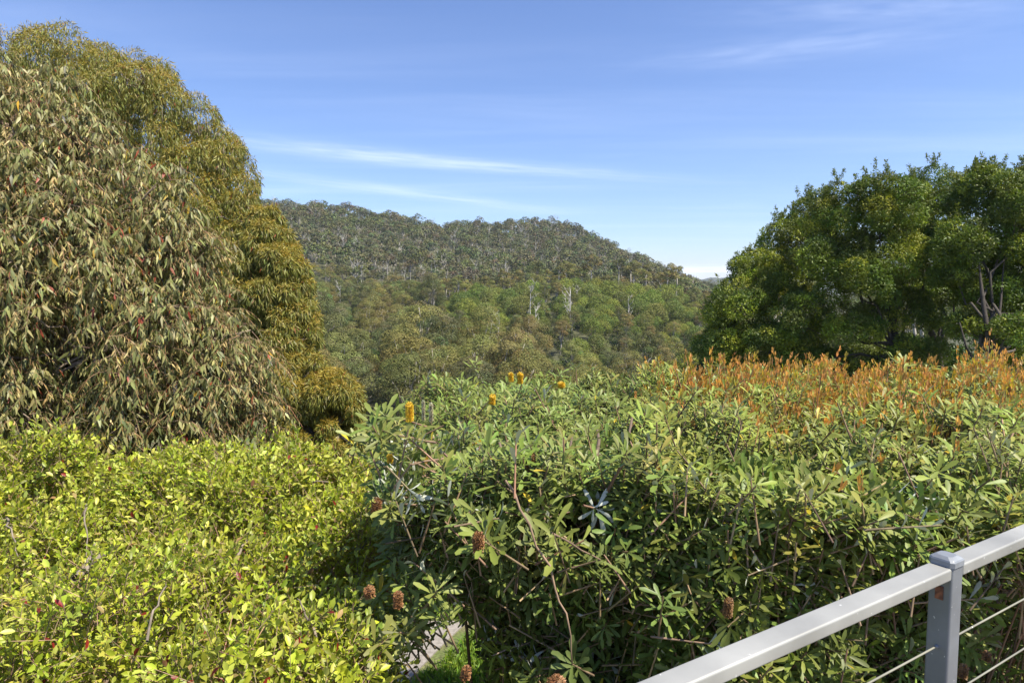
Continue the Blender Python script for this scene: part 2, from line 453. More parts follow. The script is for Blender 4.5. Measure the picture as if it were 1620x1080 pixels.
# undergrowth wattles filling the knoll
for (x, y) in scatter(190, 265, -.1, .27, 4.6, g):
    u = 810+1080*x/y
    if u < 860 or u > 880: trees.append((y, 'wattle', x, y, g.uniform(.5, .8)))
trees.sort(key=lambda t: t[0])
caps = {'gum': 205, 'wattle': 280, 'ridge': 50, 'dead': 80}; cnt = {k: 0 for k in caps}
LAB = {
 'gum_near': ('olive green gum tree with rounded crown filling the valley floor below the hill', 'eucalypts standing on the valley floor'),
 'gum_slope': ('small grey green gum tree on the lower slope between valley floor and steep hill', 'eucalypts on the lower hill slope'),
 'gum_knoll': ('thin brownish gum tree on the face of the bright green knoll', 'eucalypts on the knoll face'),
 'wattle': ('rounded bright green wattle bush growing on the knoll in the valley', 'bright green wattles on the knoll'),
 'ridge': ('slender tall gum with bare pale stem on the crest of the knoll', 'tall slender gums along the knoll crest'),
 'dead': ('bleached leafless dead tree standing among the green valley trees', 'bleached dead trees in the valley'),
}
far_list = []
for (d, k, x, y, s) in trees:
    if cnt[k] >= caps[k]: far_list.append((k, x, y, s)); continue
    cnt[k] += 1; u = 810+1080*x/y
    key = k if k != 'gum' else ('gum_near' if y < 160 else ('gum_knoll' if u > 700 else 'gum_slope'))
    nm = {'gum': 'gum_tree', 'wattle': 'wattle_bush', 'ridge': 'gum_tree', 'dead': 'dead_tree'}[k]
    place(k, nm, x, y, s, LAB[key][0], {'gum': 'tree', 'wattle': 'bush', 'ridge': 'tree', 'dead': 'dead tree'}[k], LAB[key][1], g, which=None, sz=g.uniform(.9, 1.12))

# understorey scrub between the trunks, too dense to count
for (x, y) in scatter(48, 112, .38, .80, 11.5, g):
    place('gum', 'gum_tree', x, y, g.uniform(.4, .55), 'shaded gum tree in the gully behind the dark blackwoods at right', 'tree', 'eucalypts behind the dark right hand trees', g)
# ---- far hill forest: thousands of small trees, one object
g = np.random.default_rng(5)
lows = []
for i in range(7):
    lows.append(gum_proto(g, 13+g.uniform(-2, 3), g.uniform(3.0, 4.4), 15, 620, .95, [(.12, .13, .05), (.13, .13, .055), (.095, .11, .05), (.125, .13, .062), (.11, .125, .045), (.128, .12, .055), (.105, .115, .06)][i], .25, tall=(i % 3 != 0)))
lows = [(a.arrays(), b.arrays()) for a, b in lows]
fb, ft = Buf(), Buf()
def merge(arr, x, y, z, s, th, tint):
    V, T, C = arr; c, sn = math.cos(th), math.sin(th)
    W = np.empty_like(V); W[:, 0] = (V[:, 0]*c-V[:, 1]*sn)*s+x; W[:, 1] = (V[:, 0]*sn+V[:, 1]*c)*s+y; W[:, 2] = V[:, 2]*s+z
    return W, T, C*tint
pts = scatter(330, 690, -.47, .30, 7.0, g)
meds = [gum_proto(g, 16+g.uniform(-2, 2), g.uniform(3.2, 4.2), 22, 4600, .42, b_, .5) for b_ in ((.15, .165, .048), (.175, .165, .05), (.135, .155, .046), (.17, .15, .05))]
meds = [(a.arrays(), b.arrays()) for a, b in meds]
wats = [bush_proto(g, 7, 3.6, 20, 2600, .45, b_)[1].arrays() for b_ in ((.17, .20, .04), (.20, .215, .045))]
for (k, x, y, s) in far_list:
    th = g.uniform(0, 6.28); z = float(height(x, y)); tint = g.uniform(.65, 1.25)*(1+g.normal(size=3)*.05)
    if k == 'wattle': fb.add(*merge(wats[int(g.integers(2))], x, y, z, s, th, tint)); continue
    i = int(g.integers(4)); ft.add(*merge(meds[i][0], x, y, z, s, th, 1.0)); fb.add(*merge(meds[i][1], x, y, z, s, th, tint))
deadlow = []
for i in range(3):
    q_ = dead_proto(g, 15).arrays(); deadlow.append((q_[0], q_[1], q_[2]))
for (x, y) in pts:
    if g.random() < .10: ft.add(*merge(deadlow[int(g.integers(3))], x+2, y-2, float(height(x, y)), g.uniform(.7, 1.05), g.uniform(0, 6.28), .75))
    i = int(g.integers(len(lows))); s = g.uniform(.6, 1.3); th = g.uniform(0, 6.28); z = float(height(x, y))
    tint = g.uniform(.78, 1.22)*(1+g.normal(size=3)*.05)
    ft.add(*merge(lows[i][0], x, y, z, s, th, g.uniform(.8, 1.2)))
    if g.random() > .035: fb.add(*merge(lows[i][1], x, y, z, s, th, tint))
bushes = [bush_proto(np.random.default_rng(70+i), 4.5, 3.0, 8, 420, .7, [(.09, .11, .03), (.12, .125, .035), (.08, .12, .03)][i])[1].arrays() for i in range(3)]
for (x, y) in scatter(75, 330, -.45, .62, 4.6, g):
    s = g.uniform(.4, .75); fb.add(*merge(bushes[int(g.integers(3))], x, y, float(height(x, y)), s, g.uniform(0, 6.28), g.uniform(.5, .9)))  # low tints put the shade between crowns into the scrub colour
wood = obj('hill_forest', fb.mesh('hill_forest'), M_FAR)
wood['kind'] = 'stuff'; wood['label'] = 'dense grey green gum forest and scrub covering the steep hill up to its ridge'; wood['category'] = 'forest'
stems = obj('trunk', ft.mesh('hill_forest_trunks'), M_BARKF, wood)
stems['kind'] = 'stuff'

# ------------------------------------------------------------------ olive shrubs just behind the banksias
def lobe_px(u, v, D, rpx, flat=1.0, deep=None):
    c = at(u, v, D); r = rpx*D/F
    return [*c, r, (deep or 1.0)*r, r*flat]
g = np.random.default_rng(31)
def small_leaf_shrub(name, spec, n, size, base, label, cat, group=None, trunk=True, gold=0.0, sub=10):
    lobes = [lobe_px(*s) for s in spec]
    cx = np.mean([l[0] for l in lobes]); cy = np.mean([l[1] for l in lobes]); z0 = float(height(cx, cy))
    root = empty(name, (cx, cy, z0), label, cat, group)
    sl = lobes+sublobes(lobes, sub, .3, .5, g=g)
    P, Nn, idx = sample_lobes(sl, n, .72, 1.1, .7, g); n = len(P)
    c = np.clip(jit(base, len(sl), .14, .06, g)[idx]*(1+g.normal(size=(n, 1))*.2), .004, 1)
    if gold: c = mixc(c, jit([.2, .16, .02], n), gold*(Nn[:, 2] > 0)*g.random(n))
    A = norm(rand_dir(n, g)+Nn*.7+[0, 0, .3]); Nm = norm(Nn+rand_dir(n, g)*.9+[0, 0, .3])
    sz = size*g.uniform(.6, 1.3, n); b = Buf(); leaves(b, TPL_MID, P, A, Nm, sz, sz*.42, c, .15)
    obj('crown', b.mesh('crown'), M_DARK, root)
    t = Buf()
    for l in lobes:
        tube(t, wig([cx, cy, z0-.1], l[:3], 5, .04, g=g), np.linspace(.07, .02, 5), [.14, .11, .08], 5)
    obj('trunk', t.mesh('trunk', True), M_BARK, root)
    return root
OLIVE = [.17, .19, .025]
small_leaf_shrub('olive_shrub', [(715, 660, 26, 48, .8), (760, 690, 26, 50, .8), (670, 690, 26, 42)], 15000, .10, OLIVE, 'rounded olive shrub behind the yellow banksia flower spikes', 'shrub', gold=.5)
small_leaf_shrub('olive_shrub', [(868, 634, 30, 42, .8), (905, 655, 30, 40)], 12000, .11, OLIVE, 'small rounded olive shrub just above the middle of the banksia bush', 'shrub', gold=.5)
small_leaf_shrub('olive_shrub', [(965, 628, 34, 55, .6), (1030, 632, 34, 50, .6)], 20000, .14, [.12, .13, .03], 'low dark olive shrub between the banksia top and the pale dead snag', 'shrub')
small_leaf_shrub('olive_shrub', [(1095, 588, 32, 34, .8), (1065, 610, 32, 45, .7)], 11000, .11, [.18, .20, .025], 'yellowish shrub left of the dark blackwood trees', 'shrub', gold=.3)
small_leaf_shrub('olive_shrub', [(598, 745, 17, 48, 1.1), (575, 810, 17, 50), (640, 820, 17, 48), (620, 770, 17, 45)], 30000, .07, [.13, .15, .03], 'low olive shrub in the gap between golden gum and banksia', 'shrub', gold=.4)
small_leaf_shrub('leafy_shrub', [(1185, 612, 11, 42, .7), (1140, 625, 11, 30, .7)], 3500, .08, [.14, .24, .03], 'bright green leafy shrub poking up behind the rusty banksia tips', 'shrub')

# ------------------------------------------------------------------ dark blackwood trees, right
g = np.random.default_rng(41)
def blackwood(spec, n, label, trunks, base=(.116, .160, .025), tips=.25, sub=16):
    lobes = [lobe_px(*s) for s in spec]
    t0 = at(*trunks[0][0][:3]); z0 = float(height(t0[0], t0[1]))
    root = empty('blackwood_tree', (t0[0], t0[1], z0), label, 'tree', 'dark trees on the right')
    s1 = sublobes(lobes, sub+4, .26, .42, .8, g)
    s2 = sublobes(s1, 4, .35, .5, .85, g)
    sl = s1+s2
    P, Nn, idx = sample_lobes(sl, int(n*1.4), .6, 1.14, .6, g)
    # thin feathery shoots above the outline
    n = len(P)
    lc = jit(base, len(sl), .16, .07, g)
    lit = g.random(len(sl)) < tips  # this share of clumps is painted paler to stand for sunlit tips
    lc[lit] = jit([.30, .34, .04], int(lit.sum()), .15, .06, g)
    c = np.clip(lc[idx]*(1+g.normal(size=(n, 1))*.2), .004, 1)
    A = norm(rand_dir(n, g)+Nn*.8+[0, 0, .25]); Nm = norm(Nn+rand_dir(n, g)*.9+[0, 0, .3])
    sz = .09*g.uniform(.6, 1.4, n); b = Buf(); leaves(b, TPL_MID, P, A, Nm, sz, sz*.32, c, .2)
    top = [l for l in s1 if l[2] > np.percentile([q[2] for q in s1], 55)]
    k = 85; st = np.array([top[int(i)] for i in g.integers(len(top), size=k)])
    for q in st:
        h = g.uniform(.25, .6); m_ = 90; tt_ = g.random(m_)
        ax = norm(np.array([[g.normal()*.35, g.normal()*.35, 1.0]]))[0]
        p = q[:3]+np.array([0, 0, q[5]*.85])+ax*(tt_*h)[:, None]+g.normal(size=(m_, 3))*.05*(1.3-tt_[:, None])
        ss = .09*g.uniform(.6, 1.2, m_)
        leaves(b, TPL_MID, p, norm(rand_dir(m_, g)+ax), rand_dir(m_, g), ss, ss*.32, jit([.14, .17, .025], m_, g=g), .2)
    obj('crown', b.mesh('crown'), M_DARK, root)
    t = Buf()
    for path in trunks:
        pts = np.array([at(u, v, D) for (u, v, D, r) in path])
        if path is trunks[0]: pts[0][2] = z0-.2
        rr = [r for (_, _, _, r) in path]
        w = np.concatenate([wig(pts[i], pts[i+1], 6, .010, g=g)[:-1] for i in range(len(pts)-1)]+[pts[-1:]])
        w[1:-1] = (w[:-2]+w[1:-1]*2+w[2:])/4
        tube(t, w, np.interp(np.linspace(0, 1, len(w)), np.linspace(0, 1, len(rr)), rr)*.55, [.065, .052, .042], 8)
    base_p = at(*trunks[0][1][:3])
    for l in lobes:
        w = wig(base_p, l[:3], 7, .04, .03, g); tube(t, w, np.linspace(.05, .015, 7), [.09, .075, .06], 6)
    for i in g.choice(len(s1), min(len(s1), 40), replace=False):
        l = min(lobes, key=lambda q: np.linalg.norm(np.array(q[:3])-s1[i][:3]))
        w = wig(l[:3], s1[i][:3], 5, .05, g=g); tube(t, w, np.linspace(.035, .01, 5), [.15, .13, .1], 4)
    obj('trunk', t.mesh('trunk', True), M_BARK, root)
blackwood([(1172, 500, 24, 52, 1.1), (1150, 560, 24, 50), (1215, 560, 23, 55), (1195, 440, 25, 40, 1.1), (1230, 480, 24, 45)], 75000,
    'leftmost dark blackwood tree, its lower crown dotted with sunlit yellow green tips', [[(1195, 640, 24, .16), (1195, 560, 24, .12), (1190, 460, 24, .06)]], tips=.38)
blackwood([(1255, 400, 26, 50, 1.1), (1290, 350, 26, 40), (1240, 450, 26, 50), (1310, 410, 26, 55)], 62000,
    'bushy blackwood with lighter olive tips sloping down to the valley, second from left', [[(1290, 640, 26, .15), (1290, 540, 26, .1), (1270, 430, 26, .06)]], base=(.145, .18, .027), tips=.35)
blackwood([(1345, 350, 23, 62, 1.05), (1400, 340, 22, 60), (1320, 430, 22.5, 62), (1400, 430, 22, 70), (1340, 520, 22, 52, .8), (1430, 500, 22, 50, .8), (1460, 400, 22.5, 50), (1260, 510, 22.5, 45), (1260, 570, 23, 45, .9), (1360, 460, 21.5, 55), (1450, 560, 21, 40, .8), (1380, 590, 21.5, 34, .7), (1310, 575, 23, 35, .8)], 165000,
    'largest broad dark blackwood with domed crown in the middle of the right group',
    [[(1450, 650, 21.5, .17), (1425, 560, 21.5, .14), (1395, 470, 22, .08), (1380, 400, 22, .02)], [(1425, 560, 21.5, .05), (1370, 538, 21.5, .03), (1340, 532, 21.5, .012)]], tips=.22)
blackwood([(1475, 320, 26, 48, 1.1), (1440, 350, 26, 50), (1500, 380, 25, 50), (1500, 460, 24, 45), (1450, 460, 24, 45), (1540, 430, 24, 50)], 85000,
    'blackwood with slender dark top behind, left of the tallest tree', [[(1500, 600, 23.5, .17), (1485, 545, 23.5, .15), (1462, 500, 23.5, .12), (1460, 400, 24, .06)], [(1498, 565, 23.5, .05), (1485, 500, 23.6, .03)]], base=(.10, .145, .024), tips=.12)
blackwood([(1555, 320, 21, 45, 1.2), (1600, 330, 20, 55), (1540, 400, 20, 55), (1620, 420, 20, 65), (1560, 470, 20, 48, .8), (1640, 500, 20, 50), (1680, 380, 20, 80), (1555, 290, 21, 26), (1600, 480, 19.6, 42), (1605, 530, 18.0, 34), (1555, 610, 18.0, 26, .7), (1540, 520, 19.4, 36, .8), (1510, 440, 20, 35, .8), (1630, 560, 19.5, 45)], 150000,
    'tallest blackwood at the right edge with forked bare trunk',
    [[(1570, 660, 18.5, .17), (1567, 560, 18.5, .15), (1555, 470, 19, .10), (1545, 400, 19.5, .02)], [(1566, 560, 18.5, .10), (1580, 500, 18.8, .07), (1590, 400, 19.5, .02)], [(1566, 600, 18.5, .07), (1530, 555, 18.5, .055), (1518, 510, 18.7, .03)],
     [(1575, 610, 18.4, .08), (1600, 606, 18.3, .06), (1622, 632, 18.2, .04)], [(1580, 495, 18.8, .03), (1650, 498, 18.6, .02)]], tips=.2)
blackwood([(1640, 300, 27, 42), (1690, 340, 27, 80), (1625, 480, 28, 60), (1530, 520, 29, 50)], 50000, 'yellow topped tree peeping over the right edge of the dark trees', [[(1660, 640, 27, .15), (1655, 500, 27, .1), (1650, 400, 27, .06)]], base=(.16, .17, .03), tips=.5)
for i, (sp, lab) in enumerate([
    ([(1150, 610, 27, 55, .8), (1220, 610, 27, 55, .8), (1290, 600, 27, 50, .9)], 'dark undergrowth bush below the leftmost blackwood'),
    ([(1350, 600, 28, 55, .9), (1420, 585, 28, 55), (1480, 600, 28, 55)], 'olive undergrowth bush behind the leaning trunk of the broad blackwood'),
    ([(1530, 600, 26, 50), (1600, 590, 26, 60), (1660, 600, 26, 60), (1600, 540, 27, 45), (1480, 610, 26, 45), (1560, 570, 26.5, 50)], 'dark undergrowth bush behind the forked trunk at right edge')]):
    small_leaf_shrub('undergrowth_bush', sp, 42000, .13, [(.055, .10, .022), (.12, .15, .022), (.06, .11, .022)][i], lab, 'bush')  # darkest leaf tints put the darkness behind the trunks into the colour

# ------------------------------------------------------------------ golden-tipped gum behind, left
g = np.random.default_rng(51)
def golden_gum(spec, n, label, base_uvD, gold, sub=15, Dl=.12):
    lobes = [lobe_px(*s) for s in spec]
    b0 = at(*base_uvD); z0 = float(height(b0[0], b0[1]))
    root = empty('gum_tree', (b0[0], b0[1], z0), label, 'tree')
    s1 = sublobes(lobes, sub, .24, .40, 1.0, g, up=-.5)
    s2 = sublobes(s1, 3, .4, .55, .8, g)
    sl = s1+s2
    b = Buf()
    P, Nn, idx = sample_lobes(sl, int(n*1.5), .55, 1.08, .72, g); n = len(P)
    lg = np.clip(g.normal(gold+.12, .28, len(sl)), 0, 1)
    up = np.clip((Nn[:, 2]-.0)*1.7, 0, 1)
    green = jit([.19, .19, .04], n, .25, .08, g); gld = jit([.38, .27, .035], n, .2, .08, g)
    w = up*lg[idx]*(g.random(n) < .85)
    c = mixc(green, gld, w)
    br = g.random(n) < .01; c[br] = jit([.22, .05, .02], int(br.sum()))
    A = norm(np.array([0, 0, -1.0])*(1.15-1.3*w[:, None])+rand_dir(n, g)*.55+Nn*.35)
    Nm = norm(Nn*.8+rand_dir(n, g)*.9)
    L_ = Dl*g.uniform(.6, 1.25, n)*(1-.4*w)
    leaves(b, TPL_MID, P, A, Nm, L_, L_*.15, c, g.uniform(-.2, .35, n), g.uniform(-.15, .15, n))
    obj('crown', b.mesh('crown'), M_GUMF, root)
    t = Buf(); pale = [.36, .31, .25]
    mid = np.array([np.mean([l[0] for l in lobes]), np.mean([l[1] for l in lobes]), np.mean([l[2] for l in lobes])*.55+z0*.45])
    tube(t, wig([b0[0], b0[1], z0-.2], mid, 6, .02, g=g), np.linspace(.22, .13, 6), pale, 8)
    for l in lobes: tube(t, wig(mid, l[:3], 7, .03, .04, g), np.linspace(.09, .03, 7), pale, 6)
    for q in s1:
        l = min(lobes, key=lambda e: np.linalg.norm(np.array(e[:3])-q[:3]))
        tube(t, wig(l[:3], q[:3], 5, .05, g=g), np.linspace(.028, .008, 5), [.30, .24, .18], 4)
    obj('trunk', t.mesh('trunk', True), M_BARK, root)
golden_gum([(20, 170, 13, 120), (110, 160, 13, 95), (200, 210, 12.5, 105), (270, 250, 12.5, 95), (150, 300, 12, 100), (320, 320, 12, 80), (60, 280, 12.5, 120),
            (290, 400, 11.5, 90), (-80, 200, 13, 130), (370, 400, 11.5, 45), (180, 440, 12, 110), (330, 245, 12.6, 48), (360, 325, 12, 50), (398, 352, 11.8, 30), (350, 275, 12.3, 50), (300, 340, 12, 70), (250, 145, 13, 45), (60, 480, 12, 120)], 420000,
           'tall gum with golden brown tips towering behind the grey green gum', (120, 800, 12), .58, sub=22, Dl=.105)
golden_gum([(425, 395, 10.5, 42, 1.1), (430, 450, 10.3, 62), (455, 500, 10.2, 46), (390, 480, 10.5, 60), (440, 540, 10, 50), (420, 350, 10.6, 26), (470, 540, 9.9, 36)], 95000,
           'middle column of golden gum foliage stepping out right of the tall gum', (430, 800, 10.6), .42, sub=18, Dl=.10)
golden_gum([(470, 605, 9.4, 52), (520, 635, 9.3, 48), (535, 690, 9.2, 40), (480, 690, 9.3, 60), (510, 740, 9.2, 52), (440, 620, 9.6, 55), (545, 650, 9.3, 26)], 90000,
           'lowest orange tipped gum beside the left end of the banksia', (490, 850, 9.4), .55, sub=18, Dl=.095)

# ------------------------------------------------------------------ grey green gum, near left
g = np.random.default_rng(61)
spec = [(20, 200, 6.6, 115), (90, 300, 6.3, 120), (180, 350, 6.2, 110), (60, 450, 5.9, 150), (240, 470, 6.0, 120), (150, 560, 5.7, 140), (330, 560, 6.0, 95),
        (350, 640, 5.9, 85), (250, 670, 5.7, 110), (100, 690, 5.6, 120), (-60, 400, 6.2, 190), (-80, 620, 5.9, 170), (280, 400, 6.3, 60), (-90, 170, 6.8, 120), (375, 590, 6.1, 55), (130, 235, 6.5, 60)]
lobes = [lobe_px(*s) for s in spec]
b0 = at(95, 800, 6.1); z0 = 0.0
root = empty('gum_tree', (b0[0], b0[1], z0), 'near gum with drooping grey green leaves filling the left edge above the lime shrub', 'tree')
s1 = sublobes(lobes, 26, .2, .36, .9, g, up=-.6)
b = Buf(); tw = Buf()
P, Nn, idx = sample_lobes(s1, 11500, .4, 1.1, .5, g); ns_ = len(P)
ax = norm(Nn*.7+rand_dir(ns_, g)*.6+[0, 0, .1]); ls = g.uniform(.12, .30, ns_)
for i in range(ns_):
    pass
K = 13
tpar = np.linspace(.05, 1, K)[None, :]+g.uniform(-.04, .04, (ns_, K))
cur = P[:, None]+ax[:, None]*(ls[:, None]*tpar)[..., None]+np.array([0, 0, -1.0])*(ls[:, None]*tpar**2*.75)[..., None]
segs(tw, P-ax*.04, cur[:, 4], .0024, .0018, jit([.30, .20, .12], ns_, .2, g=g), 3)
segs(tw, cur[:, 4], cur[:, 8], .0018, .0013, jit([.34, .20, .11], ns_, .2, g=g), 3)
segs(tw, cur[:, 8], cur[:, 12], .0013, .0009, jit([.40, .2, .1], ns_, .2, g=g), 3)
Pl = cur.reshape(-1, 3); n = len(Pl)
Nr = np.repeat(Nn, K, axis=0)
A = norm(np.array([0, 0, -1.0])+rand_dir(n, g)*.55+Nr*.25)
Nm = norm(Nr*.9+rand_dir(n, g)*.8+[.25, 0, .2])
L_ = .075*g.uniform(.5, 1.5, n)
c = jit([.215, .210, .078], n, .36, .06, g)
shoot = np.repeat(g.random(ns_) < .20, K); c[shoot] = jit([.42, .33, .13], int(shoot.sum()), .2, g=g); L_[shoot] *= .6
yl = g.random(n) < .012; c[yl] = jit([.40, .26, .03], int(yl.sum()))
rd = g.random(n) < .02; c[rd] = jit([.28, .06, .03], int(rd.sum()))
leaves(b, TPL_LAN, Pl, A, Nm, L_, L_*g.uniform(.17, .27, n), c, g.uniform(-.15, .4, n), g.uniform(-.22, .22, n))
# clusters of pale buds
kb = g.choice(ns_, 700, replace=False)
for q in cur[kb, 6]:
    m_ = 9; d = rand_dir(m_, g)
    segs(tw, np.repeat(q[None], m_, 0), q+d*.016, .0014, .0032, jit([.40, .36, .14], m_, .2, g=g), 4)
obj('crown', b.mesh('crown', True), M_GUM, root)
t = Buf(); bk = [.24, .17, .12]
mid = at(70, 560, 6.1)
tube(t, wig([b0[0], b0[1], -.2], mid, 7, .012, g=g), np.linspace(.16, .10, 7), bk, 10)
for l in lobes: tube(t, wig(mid, l[:3], 8, .03, .04, g), np.linspace(.06, .02, 8), [.27, .20, .15], 6)
for q in s1:
    l = min(lobes, key=lambda e: np.linalg.norm(np.array(e[:3])-q[:3]))
    tube(t, wig(l[:3], q[:3], 5, .05, g=g), np.linspace(.016, .005, 5), [.32, .24, .17], 4)
obj('trunk', t.mesh('trunk', True), M_BARK, root)
obj('twigs', tw.mesh('twigs'), M_BARK, root)

# ------------------------------------------------------------------ lime shrub, near left
g = np.random.default_rng(71)
def shrub_top(x, y):
    "height of the clipped top of the lime shrub"
    z = 2.86+.05*np.sin(x*3+1)+.035*np.sin(x*13+y*4)*np.sin(y*11-x*3)+.06*np.sin(y*4+x*2)+.05*np.sin(x*7-y*5)
    z = z+.09*np.clip((y-3.4)/1.2, 0, 1)
    e = np.clip((x+3.4)/.8, 0, 1)
    z = z+.36*np.exp(-((x+3.2)**2+(y-4.35)**2)/.12)+.22*np.exp(-((x+1.42)**2+(y-4.45)**2)/.018)          # raised clump at the left
    z = z-.42*np.exp(-((x+2.05)**2/.07+(y-3.15)**2/.10))       # dark hollow
    z = z-.25*np.exp(-((x+2.75)**2/.05+(y-3.3)**2/.06))
    edge = -.43-.17*np.clip(y-1.6, 0, 4)                      # right-hand rim
    z = z-.9*np.clip((x-edge+.02)/.35, 0, 1)**1.6
    z = z-.6*np.clip((y-4.75)/.5, 0, 1.4)**1.5
    return z
lb, lt = Buf(), Buf()
n0 = 30000
sx_ = np.sqrt(g.uniform(.9**2, 5.3**2, n0)); ang = g.uniform(-.98, .12, n0)
px_, py_ = sx_*np.tan(ang), sx_
k = (px_ < -.36-.16*np.clip(py_-1.6, 0, 4)) & (px_ > -4.4) & ((px_*-.57+py_*.82) > .96); px_, py_ = px_[k], py_[k]
depth = g.random(len(px_))**1.5*.55
pz_ = shrub_top(px_, py_)-depth; ns_ = len(px_)
lump = np.sin(px_*5.1+py_*2.3+1)*np.sin(py_*5.7-px_*2.1)+.6*np.sin(px_*11+py_*4)*np.sin(py_*9-px_*5)
pz_ = pz_+.09*lump
k = (lump > -.75+.5*g.random(ns_)) | (depth > .2); px_, py_, pz_, depth = px_[k], py_[k], pz_[k], depth[k]; ns_ = len(px_)
P = np.stack([px_, py_, pz_], 1)
grad = np.stack([(shrub_top(px_+.03, py_)-shrub_top(px_-.03, py_))/.06, (shrub_top(px_, py_+.03)-shrub_top(px_, py_-.03))/.06], 1)
Nn = norm(np.concatenate([-grad*.8, np.ones((ns_, 1))], 1))
ax = norm(Nn*.9+rand_dir(ns_, g)*.75); ls = g.uniform(.07, .20, ns_)*np.where(g.random(ns_) < .06, 1.7, 1)
print('lime sprigs', ns_)
K = 9
tp = np.linspace(.1, 1, K)[None]+g.uniform(-.04, .04, (ns_, K))
cur = P[:, None]+ax[:, None]*(ls[:, None]*tp)[..., None]
segs(lt, P-ax*.05, P+ax*ls[:, None], .0022, .0012, jit([.33, .22, .14], ns_, .25, g=g), 3)
phi = (np.arange(K)*2.4)[None]+g.uniform(0, 6.28, (ns_, 1))
ref = rand_dir(ns_, g); B1 = norm(np.cross(ax, ref)); B2 = np.cross(ax, B1)
rad = B1[:, None]*np.cos(phi)[..., None]+B2[:, None]*np.sin(phi)[..., None]
opn = (1.25-.9*tp)[..., None]
A = norm(rad*opn+ax[:, None]*.75).reshape(-1, 3)
Nm = norm(ax[:, None]*1.0-rad*.35+[0, 0, .3]).reshape(-1, 3)
Pl = cur.reshape(-1, 3); n = len(Pl)
L_ = .042*g.uniform(.6, 1.25, n)*np.clip(.75+Pl[:, 1]*.05, .8, 1)
sprc = jit([.325, .37, .032], ns_, .26, .06, g); new = g.random(ns_) < .3; sprc[new] = jit([.50, .52, .09], int(new.sum()), .1, .05, g)
c = np.repeat(sprc, K, axis=0)*(1+g.normal(size=(n, 1))*.14)
rd = g.random(n) < .007+.012*(Pl[:, 1] < 2.6); c[rd] = jit([.24, .025, .02], int(rd.sum()))
tn = g.random(n) < .03; c[tn] = jit([.36, .26, .10], int(tn.sum()))
leaves(lb, TPL_ELL, Pl, A, Nm, L_, L_*g.uniform(.42, .55, n), np.clip(c, .004, 1), g.uniform(-.05, .35, n))
root = empty('lime_shrub', (-1.9, 3.2, 0), 'lime green small leaved shrub with scattered red leaves filling the lower left corner', 'shrub')
obj('foliage', lb.mesh('foliage', True), M_SHRUB, root)
# woody branches inside
for i in range(16):
    a = g.uniform(0, 6.28); r = g.uniform(.5, 1.7); q = np.array([-1.9+math.cos(a)*r, 3.2+math.sin(a)*r*.9, 0]); q[0] = min(q[0], -.8)
    q[2] = shrub_top(q[0], q[1])-.35
    w = wig([-1.9+g.normal()*.1, 3.2+g.normal()*.1, -.1], q, 8, .03, g=g)
    tube(lt, w, np.linspace(.035, .012, 8), [.20, .15, .11], 6)
    for j in range(5):
        s = w[g.integers(4, 8)]; e = s+rand_dir(1, g)[0]*.5+[0, 0, .15]; e[2] = min(e[2], shrub_top(e[0], e[1])-.05)
        tube(lt, wig(s, e, 7, .03, g=g), np.linspace(.009, .003, 7), [.22, .17, .13], 5)
for (a, b_, r) in [((365, 620+270, 3.0), (400, 835, 3.3), .008), ((232, 1000, 2.2), (262, 910, 2.6), .005), ((120, 905, 2.9), (165, 870, 3.2), .022), ((135, 895, 2.95), (150, 850, 3.1), .013),
                   ((500, 1000, 2.4), (470, 935, 2.6), .006), ((480, 757, 4.3), (525, 756, 4.4), .008), ((10, 810, 3.6), (28, 870, 3.2), .006), ((136, 790, 3.7), (136, 870, 3.25), .006)]:
    tube(lt, wig(at(*a)-[0, 0, .03], at(*b_)-[0, 0, .03], 9, .012, .06, g=g), np.linspace(r*1.0, r*.4, 9), [.26, .21, .16], 6)
obj('branches', lt.mesh('branches', True), M_BARK, root)

